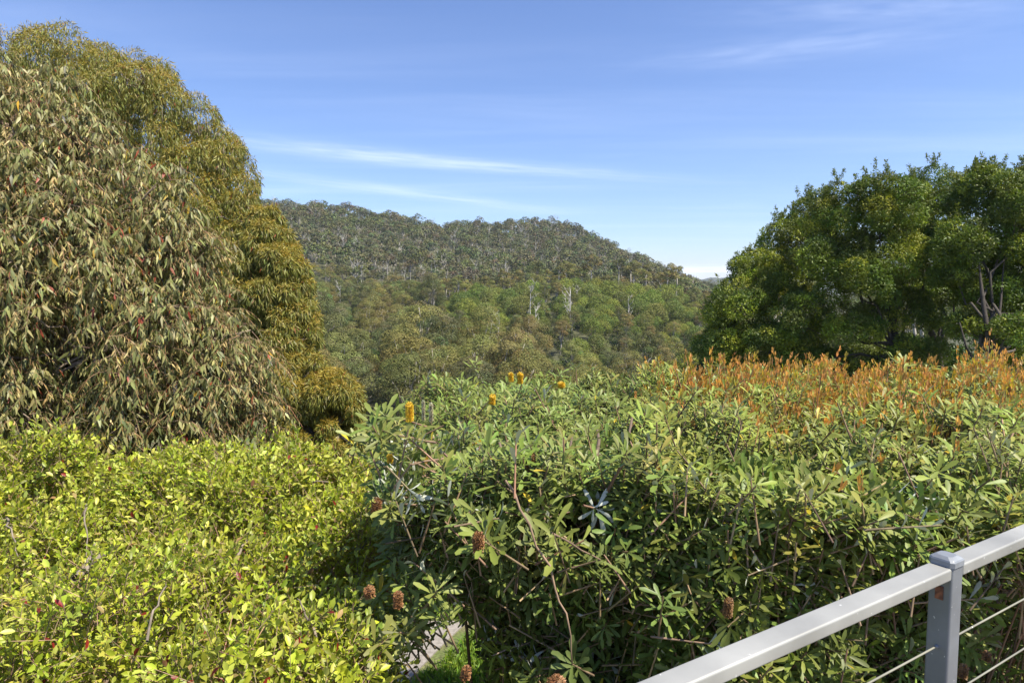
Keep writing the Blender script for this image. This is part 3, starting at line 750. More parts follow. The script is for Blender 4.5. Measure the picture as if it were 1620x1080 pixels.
# ------------------------------------------------------------------ banksias
g = np.random.default_rng(81)
def btop(x, y):
    z = 3.40+.12*np.clip((1.2-x)/.8, 0, 1)+.06*np.sin(x*4+1)*np.sin(y*3)+.06*np.sin(y*5+x*3)+.05*np.sin(x*9-y*6)
    lf = np.clip((1.3-x)/.7, 0, 1); z = z-.01*np.clip((y-3.2)/2, 0, 1)*(1-lf)-.10*np.clip((y-3.3)/2, 0, 1)*lf
    return z
def bfront(x):     # depth of the front face, nearer toward the right
    return 2.62-.16*x+.08*np.sin(x*5)
def shoots(P, ax, n_leaf, L0, W0, col, spread, lb, tb, stem=.13, droop=0.0, rust=None, twigc=(.30, .20, .12)):
    n = len(P)
    if n == 0: return
    tp = np.linspace(0, 1, n_leaf)[None]+g.uniform(-.03, .03, (n, n_leaf))
    ls = stem*g.uniform(.5, 1.3, n)
    base = P-ax*ls[:, None]
    cur = base[:, None]+ax[:, None]*(ls[:, None]*(.15+.85*tp))[..., None]
    segs(tb, base-ax*.10, P, .0045, .003, jit(twigc, n, .25, g=g), 4)
    B1 = norm(np.cross(ax, rand_dir(n, g))); B2 = np.cross(ax, B1)
    phi = (np.arange(n_leaf)*2.4)[None]+g.uniform(0, 6.28, (n, 1))
    rad = B1[:, None]*np.cos(phi)[..., None]+B2[:, None]*np.sin(phi)[..., None]
    A = norm(rad*spread*(1.15-.35*tp[..., None])+ax[:, None]*.55+np.array([0, 0, -droop])).reshape(-1, 3)
    Nm = norm(ax[:, None]-rad*.35+np.array([0, 0, .25])+g.normal(size=rad.shape)*.18).reshape(-1, 3)
    m_ = n*n_leaf
    L_ = L0*g.uniform(.6, 1.2, m_)*np.repeat(g.uniform(.85, 1.15, n), n_leaf)
    c = np.repeat(jit(col, n, .16, .07, g), n_leaf, axis=0)*(1+g.normal(size=(m_, 1))*.14)
    yl = g.random(m_) < .006; c[yl] = jit([.45, .34, .03], int(yl.sum()))
    leaves(lb, TPL_OBO, cur.reshape(-1, 3), A, Nm, L_, W0*L_/L0*g.uniform(.85, 1.15, m_), np.clip(c, .004, 1), g.uniform(-.05, .35, m_), g.uniform(-.08, .08, m_))
def rusty(P, ax, lb, sc_=1.0):
    "velvety upright new leaves in a tight tuft"
    n = len(P); K = 7; B1 = norm(np.cross(ax, rand_dir(n, g))); B2 = np.cross(ax, B1)
    phi = (np.arange(K)*2.4)[None]+g.uniform(0, 6.28, (n, 1))
    rad = B1[:, None]*np.cos(phi)[..., None]+B2[:, None]*np.sin(phi)[..., None]
    h = g.uniform(.015, .07, (n, K, 1))
    pos = (P[:, None]+ax[:, None]*h*sc_+rad*.006).reshape(-1, 3)
    A = norm(ax[:, None]+rad*.28).reshape(-1, 3); Nm = norm(-rad+ax[:, None]*.2).reshape(-1, 3)
    m_ = n*K; c = np.repeat(jit([.62, .31, .095], n, .25, .06, g), K, axis=0)*(1+g.normal(size=(m_, 1))*.12)
    y = np.repeat(g.random(n) < .2, K); c[y] = jit([.50, .36, .05], int(y.sum()))
    L_ = .032*sc_*g.uniform(.6, 1.2, m_)
    leaves(lb, TPL_ELL, pos, A, Nm, L_, L_*.33, np.clip(c, .004, 1), -.05)
def spike(root, base, ax, L, r, cols, name='flower_spike', fuzzy=.35, label=None):
    "cylindrical banksia flower spike of many short styles round a core"
    fb_ = Buf(); ax = norm(np.array([ax], float))[0]; base = np.array(base, float)
    k = 9; pts = [base+ax*L*t for t in np.linspace(0, 1, k)]
    tube(fb_, pts, [r*.45]+[r*.62]*(k-2)+[r*.35], cols[1], 10)
    m_ = int(900*L/.1); t_ = g.random(m_); ph = t_*60+g.integers(0, 12, m_)*math.pi/6
    B1 = norm(np.cross(ax, [[.3, 1, .2]]))[0]; B2 = np.cross(ax, B1)
    rad = np.cos(ph)[:, None]*B1+np.sin(ph)[:, None]*B2
    cap = np.clip((t_-.9)/.1, 0, 1)[:, None]
    p0 = base+ax*(L*t_)[:, None]+rad*r*.5*(1-.4*cap)
    d = norm(rad*(1-cap*.8)+ax*(.35+cap*.8)+g.normal(size=(m_, 3))*fuzzy*.5)
    segs(fb_, p0, p0+d*r*.55*g.uniform(.8, 1.2, (m_, 1)), .0012, .0016, jit(cols[0], m_, .15, .06, g), 3)
    o = obj(name, fb_.mesh(name), M_BARKS, root)
    if label: o['label'] = label
    segs_b = Buf(); tube(segs_b, [base-ax*.06, base], [.004, .005], [.3, .2, .12], 5)
    obj('stalk', segs_b.mesh('stalk'), M_BARK, o_root(o)) if False else None
    return o
m, nt, out = new_mat('flower_styles'); a_ = nt.nodes.new('ShaderNodeAttribute'); a_.attribute_name = 'Col'
b = nt.nodes.new('ShaderNodeBsdfPrincipled'); b.inputs['Roughness'].default_value = .6
nt.links.new(a_.outputs['Color'], b.inputs['Base Color']); nt.links.new(b.outputs[0], out.inputs['Surface']); M_BARKS = m

GREEN = [.14, .178, .040]
def stems(tb, pts_top, foot, col=(.20, .13, .09), rb=.03):
    for q in pts_top:
        w = wig(foot+np.array([g.normal()*.12, g.normal()*.12, 0]), q, 8, .025, g=g)
        # stems rise more steeply near their tops
        w[:, :2] = w[0, :2]+(w[-1, :2]-w[0, :2])*(np.linspace(0, 1, 8)**.75)[:, None]+g.normal(size=(8, 2))*.015
        tube(tb, w, np.linspace(rb, .006, 8), np.array(col)*g.uniform(.7, 1.4), 6)
# --- left banksia: px 575..1010
lb, tb = Buf(), Buf()
def dome_points(n, x0, x1, y0, y1, zlo):
    P = []; AX = []
    return P, AX
def left_edge(y, z): return -.52-.15*(y-2.7)-.05*np.sin(z*9+y*3)+.46*np.clip((3.12-z)/.35, 0, 1)
# top shoots
n = 5800; x = g.uniform(-1.3, 1.7, n); y = g.uniform(2.4, 6.2, n)
k = (x > left_edge(y, 3.3)+.03) & (x < .75+.28*(y-2.6)) & (y > bfront(x)-.05); x, y = x[k], y[k]
dpt = g.random(len(x))**1.4*.4-.14*(g.random(len(x)) < .12)*g.random(len(x))
rim = np.clip((left_edge(y, 3.3)+.45-x)/.45, 0, 1)
z = btop(x, y)-dpt-.38*rim**2-.07
uu = 810+1080*x/y; vv = 455+1080*(4.2-z)/y
k = g.random(len(x)) > np.exp(-(((uu-905)/50)**2+((vv-830)/60)**2))*(y < 3.2)*.95; x, y, z, rim = x[k], y[k], z[k], rim[k]
ax = norm(np.stack([g.normal(size=len(x))*.4-.9*rim, g.normal(size=len(x))*.4-.25, np.ones(len(x))], 1))
shoots(np.stack([x, y, z], 1), ax, 13, .084, .0175, [.165, .205, .042], 1.0, lb, tb)
# front face and left flank shoots, several layers deep
n = 9400; x = g.uniform(-1.25, .95, n); z = 3.38-2.4*g.random(n)**1.5; d = g.random(n)**1.3*1.0
y = bfront(x)+d+.10*np.sin(z*7+x*4)+.06*g.normal(size=n)-.22*np.clip((2.9-z), 0, .8)*np.clip(1.2-x*0, 0, 1)*.6
k = (x > left_edge(y, z)); x, y, z = x[k], y[k], z[k]
rim = np.clip((left_edge(y, z)+.4-x)/.4, 0, 1)
# openings that let the trunk and the inside show
uu = 810+1080*x/y; vv = 455+1080*(4.2-z)/y; hole = (np.exp(-(((uu-905)/50)**2+((vv-830)/60)**2))*(y < 3.15) + np.exp(-(((uu-620)/65)**2+((vv-930)/48)**2))*.85 + np.exp(-(((uu-800)/40)**2+((vv-760)/30)**2))*.6)
hole = hole+.75*(np.sin(x*8.3+z*5+1)*np.sin(z*11-x*4+y*3) > .5); k = g.random(len(x)) > hole*.92; x, y, z, rim = x[k], y[k], z[k], rim[k]
ax = norm(np.stack([g.normal(size=len(x))*.5-1.0*rim, -.6+g.normal(size=len(x))*.45, .55+g.normal(size=len(x))*.4], 1))
shoots(np.stack([x, y, z], 1), ax, 12, .086, .0175, GREEN, 1.0, lb, tb, droop=.15)
root = empty('banksia_shrub', (.25, 3.3, 0), 'left banksia bush with yellow flower spikes and whorled dark green leaves', 'shrub', 'banksia bushes')
foot = np.array([.32, 3.35, -.1])
tops = [np.array([g.uniform(-.6, .8), g.uniform(3.0, 4.3), 2.95]) for _ in range(22)]
stems(tb, tops, foot, rb=.022)
tk = Buf()
trk = [at(905, 1000, 3.25), at(915, 920, 3.2), at(925, 860, 3.15), at(905, 830, 3.1), at(880, 790, 3.1), at(868, 740, 3.15)]
trk = [np.array([.33, 3.3, -.1]), np.array([.34, 3.28, 1.2])]+trk
tube(tk, trk, [.075, .07, .06, .055, .05, .035, .028, .02], [.17, .125, .10], 10)
for pth, r in [([(925, 860, 3.15), (935, 800, 3.15), (940, 740, 3.2), (945, 680, 3.3)], .022), ([(905, 830, 3.1), (850, 805, 3.0), (800, 770, 2.95), (790, 700, 3.0)], .020), ([(915, 870, 3.15), (960, 820, 3.3), (985, 740, 3.4), (1000, 660, 3.6)], .022),
               ([(905, 850, 3.1), (900, 760, 3.2), (905, 690, 3.3)], .018), ([(920, 880, 3.15), (850, 870, 2.9), (780, 830, 2.8), (700, 760, 2.9)], .018)]:
    pts = np.array([at(*q) for q in pth]); w = np.concatenate([wig(pts[i], pts[i+1], 4, .04, g=g)[:-1] for i in range(len(pts)-1)]+[pts[-1:]])
    tube(tk, w, np.linspace(r, r*.3, len(w)), [.17, .12, .09], 8)
# reddish drooping outer branches
for pth in [[(800, 760, 2.55), (838, 830, 2.42), (878, 930, 2.35), (900, 990, 2.32), (905, 1050, 2.32)], [(860, 835, 2.45), (905, 860, 2.42), (950, 885, 2.4)], [(600, 985, 2.9), (640, 910, 2.85), (700, 880, 2.9)], [(690, 700, 2.75), (640, 690, 2.8), (605, 680, 2.85)], [(720, 720, 2.8), (650, 735, 2.7), (618, 780, 2.7)]]:
    pts = np.array([at(*q) for q in pth]); w = np.concatenate([wig(pts[i], pts[i+1], 4, .03, g=g)[:-1] for i in range(len(pts)-1)]+[pts[-1:]])
    tube(tk, w, np.linspace(.0055, .0025, len(w)), [.30, .20, .13], 6)
    e = w[-1:]; shoots(e, norm(np.array([[g.normal()*.3, -.3, .3]])), 12, .09, .022, GREEN, 1.0, lb, tb)
for q in [(850, 560+290, 2.4), (757, 850, 2.3), (620, 810, 2.6), (650, 690, 2.7), (590, 690, 2.8), (700, 745, 2.6), (560, 985, 2.55), (610, 1010, 2.4), (700, 960, 2.45), (600, 940, 2.75), (575, 965, 2.7), (640, 960, 2.6), (665, 905, 2.7), (560, 700, 2.9), (600, 650, 3.0), (625, 665, 3.1)]:
    ctr = at(*q)[None]; 
    shoots(np.repeat(ctr, 2, 0)+g.normal(size=(2, 3))*.03, norm(np.array([[-.35, -.3, .9], [.1, -.5, .7]])+g.normal(size=(2, 3))*.25), 14, .092, .0195, [.19, .225, .052], 1.05, lb, tb)
obj('foliage', lb.mesh('foliage', True), M_BANK, root)
obj('branches', tb.mesh('branches', True), M_BARK, root)
obj('trunk', tk.mesh('trunk', True), M_BARK, root)
YEL = ([.80, .56, .06], [.55, .38, .04]); BRN = ([.34, .17, .07], [.16, .09, .04]); PALE = ([.62, .58, .42], [.5, .45, .32])
for (u, v, D, L, r, c_, ax_) in [(648, 667, 2.75, .075, .016, YEL, (0, 0, 1)), (778, 640, 3.3, .045, .016, YEL, (.1, 0, 1)), (823, 607, 3.9, .06, .017, YEL, (0, 0, 1)), (809, 604, 4.0, .05, .015, YEL, (-.1, 0, 1)), (617, 732, 2.7, .03, .013, YEL, (0, 0, 1)),
        (888, 614, 3.8, .03, .02, YEL, (0, 0, 1))]:
    o = spike(root, at(u, v, D), ax_, L, r, c_); o['label'] = 'yellow flower spike'
for (u, v, D, L, r) in [(670, 665, 2.85, .085, .007), (682, 667, 2.95, .08, .009)]:
    o = spike(root, at(u, v, D), (0, 0, 1), L, r, PALE, 'bud_spike', .1); o['label'] = 'pale unopened flower bud spike'
for (u, v, D, L, r, ax_) in [(595, 810, 2.6, .05, .02, (.1, 0, 1)), (840, 745, 2.75, .06, .02, (0, 0, 1)), (757, 870, 2.25, .06, .02, (0, -.2, 1)), (630, 960, 2.35, .05, .018, (0, 0, 1)), (585, 942, 2.4, .03, .02, (0, -.3, 1)), (875, 1085, 2.05, .035, .028, (.5, -.5, .6)), (735, 1075, 2.1, .04, .016, (.2, 0, 1))]:
    o = spike(root, at(u, v, D), ax_, L, r, BRN, 'spent_flower_spike', .8); o['label'] = 'rusty brown spent flower head'
# --- right banksia with rusty new growth
lb, tb = Buf(), Buf()
n = 8200; y = g.uniform(2.2, 6.0, n); x = g.uniform(.3, 5.4, n)
k = (x > .50+.19*(y-2.6)) & (y > bfront(x)-.05) & (x < y*.86+.3); x, y = x[k], y[k]
dpt = g.random(len(x))**1.5*.36-.16*(g.random(len(x)) < .12)*g.random(len(x)); z = btop(x, y)+.05-dpt
ax = norm(np.stack([g.normal(size=len(x))*.35, g.normal(size=len(x))*.35-.2, np.ones(len(x))], 1))
P = np.stack([x, y, z], 1)
shoots(P, ax, 12, .080, .0168, [.215, .245, .045], .95, lb, tb)
rl = Buf()
k = (dpt < .26) & (g.random(len(x)) < (.74+.42*np.sin(x*6.1+y*2.2)*np.sin(y*5.3-x*3.1+1)+.2*np.sin(x*15-y*9))*np.clip((y-3.3)/1.2, .03, 1)*np.clip((x-.45-.19*(y-2.6))/.7, .06, 1)); q = P[k]; axk = norm(ax[k]*[.8, .8, 1.]+[0, 0, .5])
hh = .01+.13*g.random((len(q), 1))**2
segs(tb, q, q+axk*hh, .0028, .0022, jit([.45, .22, .11], len(q), .2, g=g), 3)
rusty(q+axk*hh, axk, rl); rusty(q+axk*hh*.45+g.normal(size=q.shape)*.022, axk, rl)
k2 = g.random(len(q)) < .3
rusty(q[k2]+axk[k2]*hh[k2]*.7+g.normal(size=q[k2].shape)*.03, norm(axk[k2]+g.normal(size=q[k2].shape)*.25), rl)
# tall rusty shoots at the near left end of the tips
for (u, v) in [(1095, 585), (1088, 600), (1107, 605), (1122, 595), (1115, 615), (1100, 640), (1300, 590), (1425, 600), (1465, 605), (1385, 600), (1580, 625), (1210, 600), (1490, 612)]:
    D = 4.6; p = at(u, v, D)[None]; a_ = norm(np.array([[g.normal()*.1, 0, 1]]))
    segs(tb, p-a_*.3, p, .005, .003, np.array([[.42, .2, .1]]), 4)
    for h in (0, -.03, -.06, -.1): rusty(p+a_*h+g.normal(size=(1, 3))*.012, a_, rl, 1.25)
n = 14000; x = g.uniform(.5, 4.4, n); z = 3.4-2.4*g.random(n)**1.5; d = g.random(n)**1.3*1.0
y = bfront(x)+d+.09*np.sin(z*7+x*4)+.06*g.normal(size=n)
k = (x < y*.86+.2) & ((-x*.57+y*.82) > 1.0)
hole = np.exp(-(((x-2.25)/.35)**2+((z-2.62)/.10)**2))*.75+np.exp(-(((x-2.0)/.4)**2+((z-1.9)/.4)**2))*.93+.75*(np.sin(x*9+z*5)*np.sin(z*11-x*4+y*3) > .48)
k &= g.random(n) > hole
x, y, z = x[k], y[k], z[k]
ax = norm(np.stack([g.normal(size=len(x))*.5, -.6+g.normal(size=len(x))*.4, .65+g.normal(size=len(x))*.4], 1))
shoots(np.stack([x, y, z], 1), ax, 12, .083, .017, [.165, .205, .040], 1.0, lb, tb, droop=.08)
root = empty('banksia_shrub', (1.9, 3.6, 0), 'right banksia bush topped with rusty orange new shoots behind the railing', 'shrub', 'banksia bushes')
stems(tb, [np.array([g.uniform(.8, 3.6), g.uniform(2.7, 5.2), 3.12]) for _ in range(60)], np.array([1.9, 3.6, -.1]), rb=.024)
n = 420; x = g.uniform(.7, 4, n); y = bfront(x)+g.uniform(.1, .9, n); zt = g.uniform(2.7, 3.35, n)
segs(tb, np.stack([x+g.normal(size=n)*.12, y+.1, zt-g.uniform(.4, .8, n)], 1), np.stack([x, y, zt], 1), .0045, .003, jit([.27, .15, .09], n, .3, g=g), 5)
tk = Buf()
for pth, r in [([(1440, 960, 3.0), (1480, 865, 2.9), (1550, 848, 2.85), (1625, 820, 2.8)], .022), ([(1520, 1030, 2.6), (1560, 965, 2.6), (1610, 900, 2.6), (1640, 840, 2.65)], .020), ([(1180, 760, 3.0), (1195, 900, 3.0), (1200, 1000, 3.1)], .012)]:
    pts = np.array([at(*q) for q in pth]); w = np.concatenate([wig(pts[i], pts[i+1], 4, .04, g=g)[:-1] for i in range(len(pts)-1)]+[pts[-1:]])
    tube(tk, w, np.linspace(r, r*.7, len(w)), [.15, .12, .09], 8)
tube(tk, wig([1.9, 3.6, -.1], at(1440, 960, 3.0), 7, .03, g=g), np.linspace(.07, .024, 7), [.15, .12, .09], 9)
obj('foliage', lb.mesh('foliage', True), M_BANK, root)
obj('new_growth', rl.mesh('new_growth', True), M_SHRUB, root)['label'] = 'velvety rusty orange young leaves'
obj('branches', tb.mesh('branches', True), M_BARK, root)
obj('trunk', tk.mesh('trunk', True), M_BARK, root)
for (u, v, D, L, r) in [(1150, 975, 2.25, .06, .016), (1522, 1072, 2.1, .04, .014), (1560, 1045, 2.3, .03, .014)]:
    o = spike(root, at(u, v, D), (.1, 0, 1), L, r, ([.30, .17, .07], [.18, .10, .05]), 'spent_flower_spike', .8); o['label'] = 'dry brown seed head'

# small leaved undergrowth seen through the gap below the handrail at right
small_leaf_shrub('undergrowth_shrub', [(1560, 940, 4.4, 130), (1640, 900, 4.6, 120), (1500, 1080, 4.2, 140), (1640, 1080, 4.2, 150)], 42000, .035, [.15, .21, .035], 'fine leaved light green shrub seen beneath the handrail right of the post', 'shrub')

# ------------------------------------------------------------------ grass and path in the gap
g = np.random.default_rng(91)
gb = Buf(); n = 90000
x = g.uniform(-4.2, 2.5, n); y = g.uniform(6.2, 14, n)
pth = -1.95+(y-6.2)*.55
k = (np.abs(x-pth) > .48) | (y > 8.3); k &= (np.sin(x*2.1+y)*np.sin(y*1.7-x) > -.55)
x, y = x[k], y[k]; n = len(x)
P = np.stack([x, y, height(x, y)], 1)
A = norm(rand_dir(n, g)*.7+[0, 0, .9]); L_ = g.uniform(.04, .14, n)
leaves(gb, TPL_MID, P, A, rand_dir(n, g), L_, .012+L_*.10, jit([.17, .26, .03], n, .2, .08, g), .3)
o = obj('grass', gb.mesh('grass'), M_GRASS); tag(o, 'short bright green grass and weeds beside the path', 'grass', kind='stuff')
# path: a concrete strip with pale edging
def strip(name, cx, w, z, y0, y1, m, off=0):
    yy = np.linspace(y0, y1, 40); xc = -1.95+(yy-6.2)*.55+.12*np.sin(yy*1.3)+off
    V = np.concatenate([np.stack([xc-w/2, yy, np.full(40, z)], 1), np.stack([xc+w/2, yy, np.full(40, z)], 1), np.stack([xc-w/2, yy, np.full(40, -.1)], 1), np.stack([xc+w/2, yy, np.full(40, -.1)], 1)])
    i = np.arange(39); T = []
    for a, b_ in ((0, 40), (80, 0), (40, 120)):
        T += [np.stack([i+a, i+b_, i+b_+1], 1), np.stack([i+a, i+b_+1, i+a+1], 1)]
    return obj(name, mesh_tris(name, V, np.concatenate(T)), m)
def stone_mat(name, c0, c1, sc_=25):
    m, nt, out = new_mat(name); b = nt.nodes.new('ShaderNodeBsdfPrincipled'); b.inputs['Roughness'].default_value = .9
    no = nt.nodes.new('ShaderNodeTexNoise'); no.inputs['Scale'].default_value = sc_; no.inputs['Detail'].default_value = 8
    tc = nt.nodes.new('ShaderNodeTexCoord'); nt.links.new(tc.outputs['Object'], no.inputs[0])
    cr = nt.nodes.new('ShaderNodeValToRGB'); cr.color_ramp.elements[0].position = .35; cr.color_ramp.elements[1].position = .65
    cr.color_ramp.elements[0].color = (*c0, 1); cr.color_ramp.elements[1].color = (*c1, 1)
    nt.links.new(no.outputs[0], cr.inputs[0]); nt.links.new(cr.outputs[0], b.inputs['Base Color']); nt.links.new(b.outputs[0], out.inputs['Surface'])
    return m
tag(strip('path', 0, .72, .02, 4.5, 8.3, stone_mat('concrete', (.20, .18, .16), (.30, .27, .245))), kind='structure')
tag(strip('path_kerb', 0, .10, .05, 4.5, 8.3, stone_mat('pale_kerb', (.5, .46, .40), (.65, .6, .54)), -.42), kind='structure')
# litter of dry sticks
sb = Buf(); n = 260; c0 = np.stack([g.uniform(-2.7, -1.4, n), g.uniform(9.8, 11.6, n), g.uniform(.02, .12, n)], 1)
d = rand_dir(n, g)*[1, 1, .25]; segs(sb, c0-d*.25, c0+d*.25, .008, .004, jit([.42, .36, .29], n, .2, g=g), 4)
tag(obj('dry_sticks', sb.mesh('dry_sticks'), M_BARK), 'pile of bleached dry sticks lying on the grass', 'sticks', kind='stuff')

# ------------------------------------------------------------------ balustrade
def metal(name, base, rough, sc_=6):
    m, nt, out = new_mat(name); N = nt.nodes.new; Lk = nt.links.new
    b = N('ShaderNodeBsdfPrincipled'); b.inputs['Metallic'].default_value = .25
    tc = N('ShaderNodeTexCoord'); no = N('ShaderNodeTexNoise'); no.inputs['Scale'].default_value = sc_; no.inputs['Detail'].default_value = 8
    sp = N('ShaderNodeTexNoise'); sp.inputs['Scale'].default_value = 90; sp.inputs['Detail'].default_value = 3
    Lk(tc.outputs['Object'], no.inputs[0]); Lk(tc.outputs['Object'], sp.inputs[0])
    cr = N('ShaderNodeValToRGB'); cr.color_ramp.elements[0].position = .3; cr.color_ramp.elements[1].position = .75
    cr.color_ramp.elements[0].color = (*[c*.68 for c in base], 1); cr.color_ramp.elements[1].color = (*[min(c*1.12, .9) for c in base], 1)
    Lk(no.outputs[0], cr.inputs[0])
    cs = N('ShaderNodeValToRGB'); cs.color_ramp.elements[0].position = .70; cs.color_ramp.elements[1].position = .76
    cs.color_ramp.elements[0].color = (0, 0, 0, 1); cs.color_ramp.elements[1].color = (1, 1, 1, 1); Lk(sp.outputs[0], cs.inputs[0])
    mx = N('ShaderNodeMix'); mx.data_type = 'RGBA'; Lk(cs.outputs[0], mx.inputs['Factor']); Lk(cr.outputs[0], mx.inputs['A']); mx.inputs['B'].default_value = (.75, .75, .74, 1)
    Lk(mx.outputs['Result'], b.inputs['Base Color'])
    mr = N('ShaderNodeMapRange'); mr.inputs['To Min'].default_value = rough-.08; mr.inputs['To Max'].default_value = rough+.12; Lk(no.outputs[0], mr.inputs[0]); Lk(mr.outputs[0], b.inputs['Roughness'])
    Lk(b.outputs[0], out.inputs['Surface'])
    return m
M_RAIL = metal('galvanised_steel', (.37, .37, .35), .55); M_CAP = metal('weathered_cap', (.26, .28, .31), .5, 20); M_POST = metal('weathered_shaded_post', (.20, .215, .24), .5, 10)  # post base colour darkened for its shaded face; the stains are weathering
ZR = CAM[2]-.52
pA = at_z(1000, 1080, ZR); pB = at_z(1612, 830, ZR); dr = norm((pB-pA)[None])[0]; nr_ = np.array([dr[1], -dr[0], 0])   # nr_ points to the deck side
import bmesh
from mathutils import Matrix
def box(name, size, mat, parent, loc, rotz, bev=.004, seg=3, hollow=False):
    bm = bmesh.new(); bmesh.ops.create_cube(bm, size=1); bmesh.ops.scale(bm, vec=size, verts=bm.verts)
    if bev: bmesh.ops.bevel(bm, geom=list(bm.edges), offset=bev, segments=seg, profile=.5, affect='EDGES')
    me = bpy.data.meshes.new(name); bm.to_mesh(me); bm.free(); me.materials.append(mat)
    for p in me.polygons: p.use_smooth = True
    o = bpy.data.objects.new(name, me); COL.objects.link(o)
    o.parent = parent; o.location = Vector(loc)-parent.location; o.rotation_euler = (0, 0, rotz)
    mo = o.modifiers.new('n', 'WEIGHTED_NORMAL'); return o
rz = math.atan2(dr[1], dr[0])
pc = at_z(1487, 872, ZR+.018)
sp_ = float(np.dot(pc-pA, dr)); off = float(np.dot(pc-pA, nr_)); 
rw = .041; rh = .023; pw = .042
ctr_line = pA+nr_*(rw/2)               # the far top edge runs through pA-pB
post_xy = ctr_line+dr*sp_
root = empty('metal_balustrade', (post_xy[0], post_xy[1], 2.68), 'grey galvanised handrail with square post and wire strands, lower right corner', 'railing')
L1 = sp_+.9; L2 = 2.2
c1 = ctr_line+dr*(sp_-pw/2-L1/2); c2 = ctr_line+dr*(sp_+pw/2+L2/2)
box('top_rail', (L1, rw, rh), M_RAIL, root, (c1[0], c1[1], ZR-rh/2), rz)
box('top_rail', (L2, rw, rh), M_RAIL, root, (c2[0], c2[1], ZR-rh/2), rz)
pt = ZR+.002
box('post', (pw, pw, pt-2.68), M_POST, root, (post_xy[0], post_xy[1], (pt+2.68)/2), rz, .005)
# domed cap
bm = bmesh.new()
prof = [(.0232, 0), (.0232, .010), (.0215, .013), (.0155, .017), (.014, .0178)]
rings = []
for hw, zz in prof:
    r_ = []
    for (sx1, sy1) in ((-1, -1), (1, -1), (1, 1), (-1, 1)):
        cs_ = .006
        for (ax1, ay1) in (((0, 1), (1, 0)) if sx1*sy1 > 0 else ((1, 0), (0, 1))):
            r_.append(bm.verts.new((sx1*(hw-cs_*ax1), sy1*(hw-cs_*ay1), zz)))
    rings.append(r_)
for a_, b_ in zip(rings[:-1], rings[1:]):
    for i in range(8): 
        try: bm.faces.new((a_[i], a_[(i+1) % 8], b_[(i+1) % 8], b_[i]))
        except Exception: pass
bm.faces.new(rings[-1])
bmesh.ops.recalc_face_normals(bm, faces=bm.faces)
me = bpy.data.meshes.new('post_cap'); bm.to_mesh(me); bm.free(); me.materials.append(M_CAP)
o = bpy.data.objects.new('post_cap', me); COL.objects.link(o); o.parent = root; o.location = Vector((post_xy[0], post_xy[1], pt-.002))-root.location; o.rotation_euler = (0, 0, rz)
# rusty slot plate under the rail
rb_ = stone_mat('rust', (.10, .045, .03), (.28, .11, .06), 120)
sl_ = post_xy-dr*(pw/2+.001); box('rust_patch', (.002, .014, .026), rb_, root, (sl_[0], sl_[1], ZR-.052), rz, 0)
M_WIRE = metal('wire', (.30, .29, .23), .5)
for zz in (-.158, -.275, -.39, -.50, -.62, -.74, -.86):
    w = Buf(); p0 = ctr_line+dr*(sp_-L1); p1 = ctr_line+dr*(sp_+L2); p0 = p0.copy(); p1 = p1.copy(); p0[2] = p1[2] = ZR+zz
    tube(w, np.array([p0+(p1-p0)*t for t in np.linspace(0, 1, 9)]), np.full(9, .0019), [.5, .5, .45], 8)
    obj('wire', w.mesh('wire', True), M_WIRE, root)
    for s_ in (-1, 1):
        f = Buf(); a_ = post_xy+dr*s_*(pw/2-.001); a_ = np.array([a_[0], a_[1], ZR+zz]); tube(f, [a_, a_+dr*s_*.004], [.004, .0035], [.3, .3, .3], 8)
        obj('ferrule', f.mesh('ferrule', True), M_CAP, root)
# far end post beyond the frame, and the deck the railing stands on
ep = ctr_line+dr*(sp_+L2-.03+pw/2+.03)
box('post', (pw, pw, pt-2.68), M_POST, root, (ep[0], ep[1], (pt+2.68)/2), rz, .005)
dk = bpy.data.meshes.new('deck'); bm = bmesh.new()
a0 = ctr_line+dr*(-.9)-nr_*.08; a1 = ctr_line+dr*4.4-nr_*.08; a2 = a1+nr_*2.0; a3 = a0+nr_*2.0
top = [bm.verts.new((q[0], q[1], 2.678)) for q in (a0, a1, a2, a3)]; bot = [bm.verts.new((q[0], q[1], 2.5)) for q in (a0, a1, a2, a3)]
bm.faces.new(top[::-1]); bm.faces.new(bot)
for i in range(4): bm.faces.new((top[i], top[(i+1) % 4], bot[(i+1) % 4], bot[i]))
bmesh.ops.recalc_face_normals(bm, faces=bm.faces); bm.to_mesh(dk); bm.free()
tag(obj('deck', dk, stone_mat('timber', (.18, .14, .11), (.28, .22, .17), 8)), kind='structure')

# ------------------------------------------------------------------ haze
bm = bmesh.new(); bmesh.ops.create_cube(bm, size=1)
for v in bm.verts: v.co = Vector((v.co.x*7400, 1950+v.co.y*4100, 34+v.co.z*106))
me = bpy.data.meshes.new('haze'); bm.to_mesh(me); bm.free()
m, nt, out = new_mat('haze'); pv = nt.nodes.new('ShaderNodeVolumePrincipled'); pv.inputs['Density'].default_value = .00012
pv.inputs['Color'].default_value = (.80, .88, 1, 1); pv.inputs['Anisotropy'].default_value = .2
nt.links.new(pv.outputs[0], out.inputs['Volume'])
HAZE = True
if HAZE: tag(obj('haze', me, m), 'thin blue haze in the air over the valley', 'haze', kind='stuff')

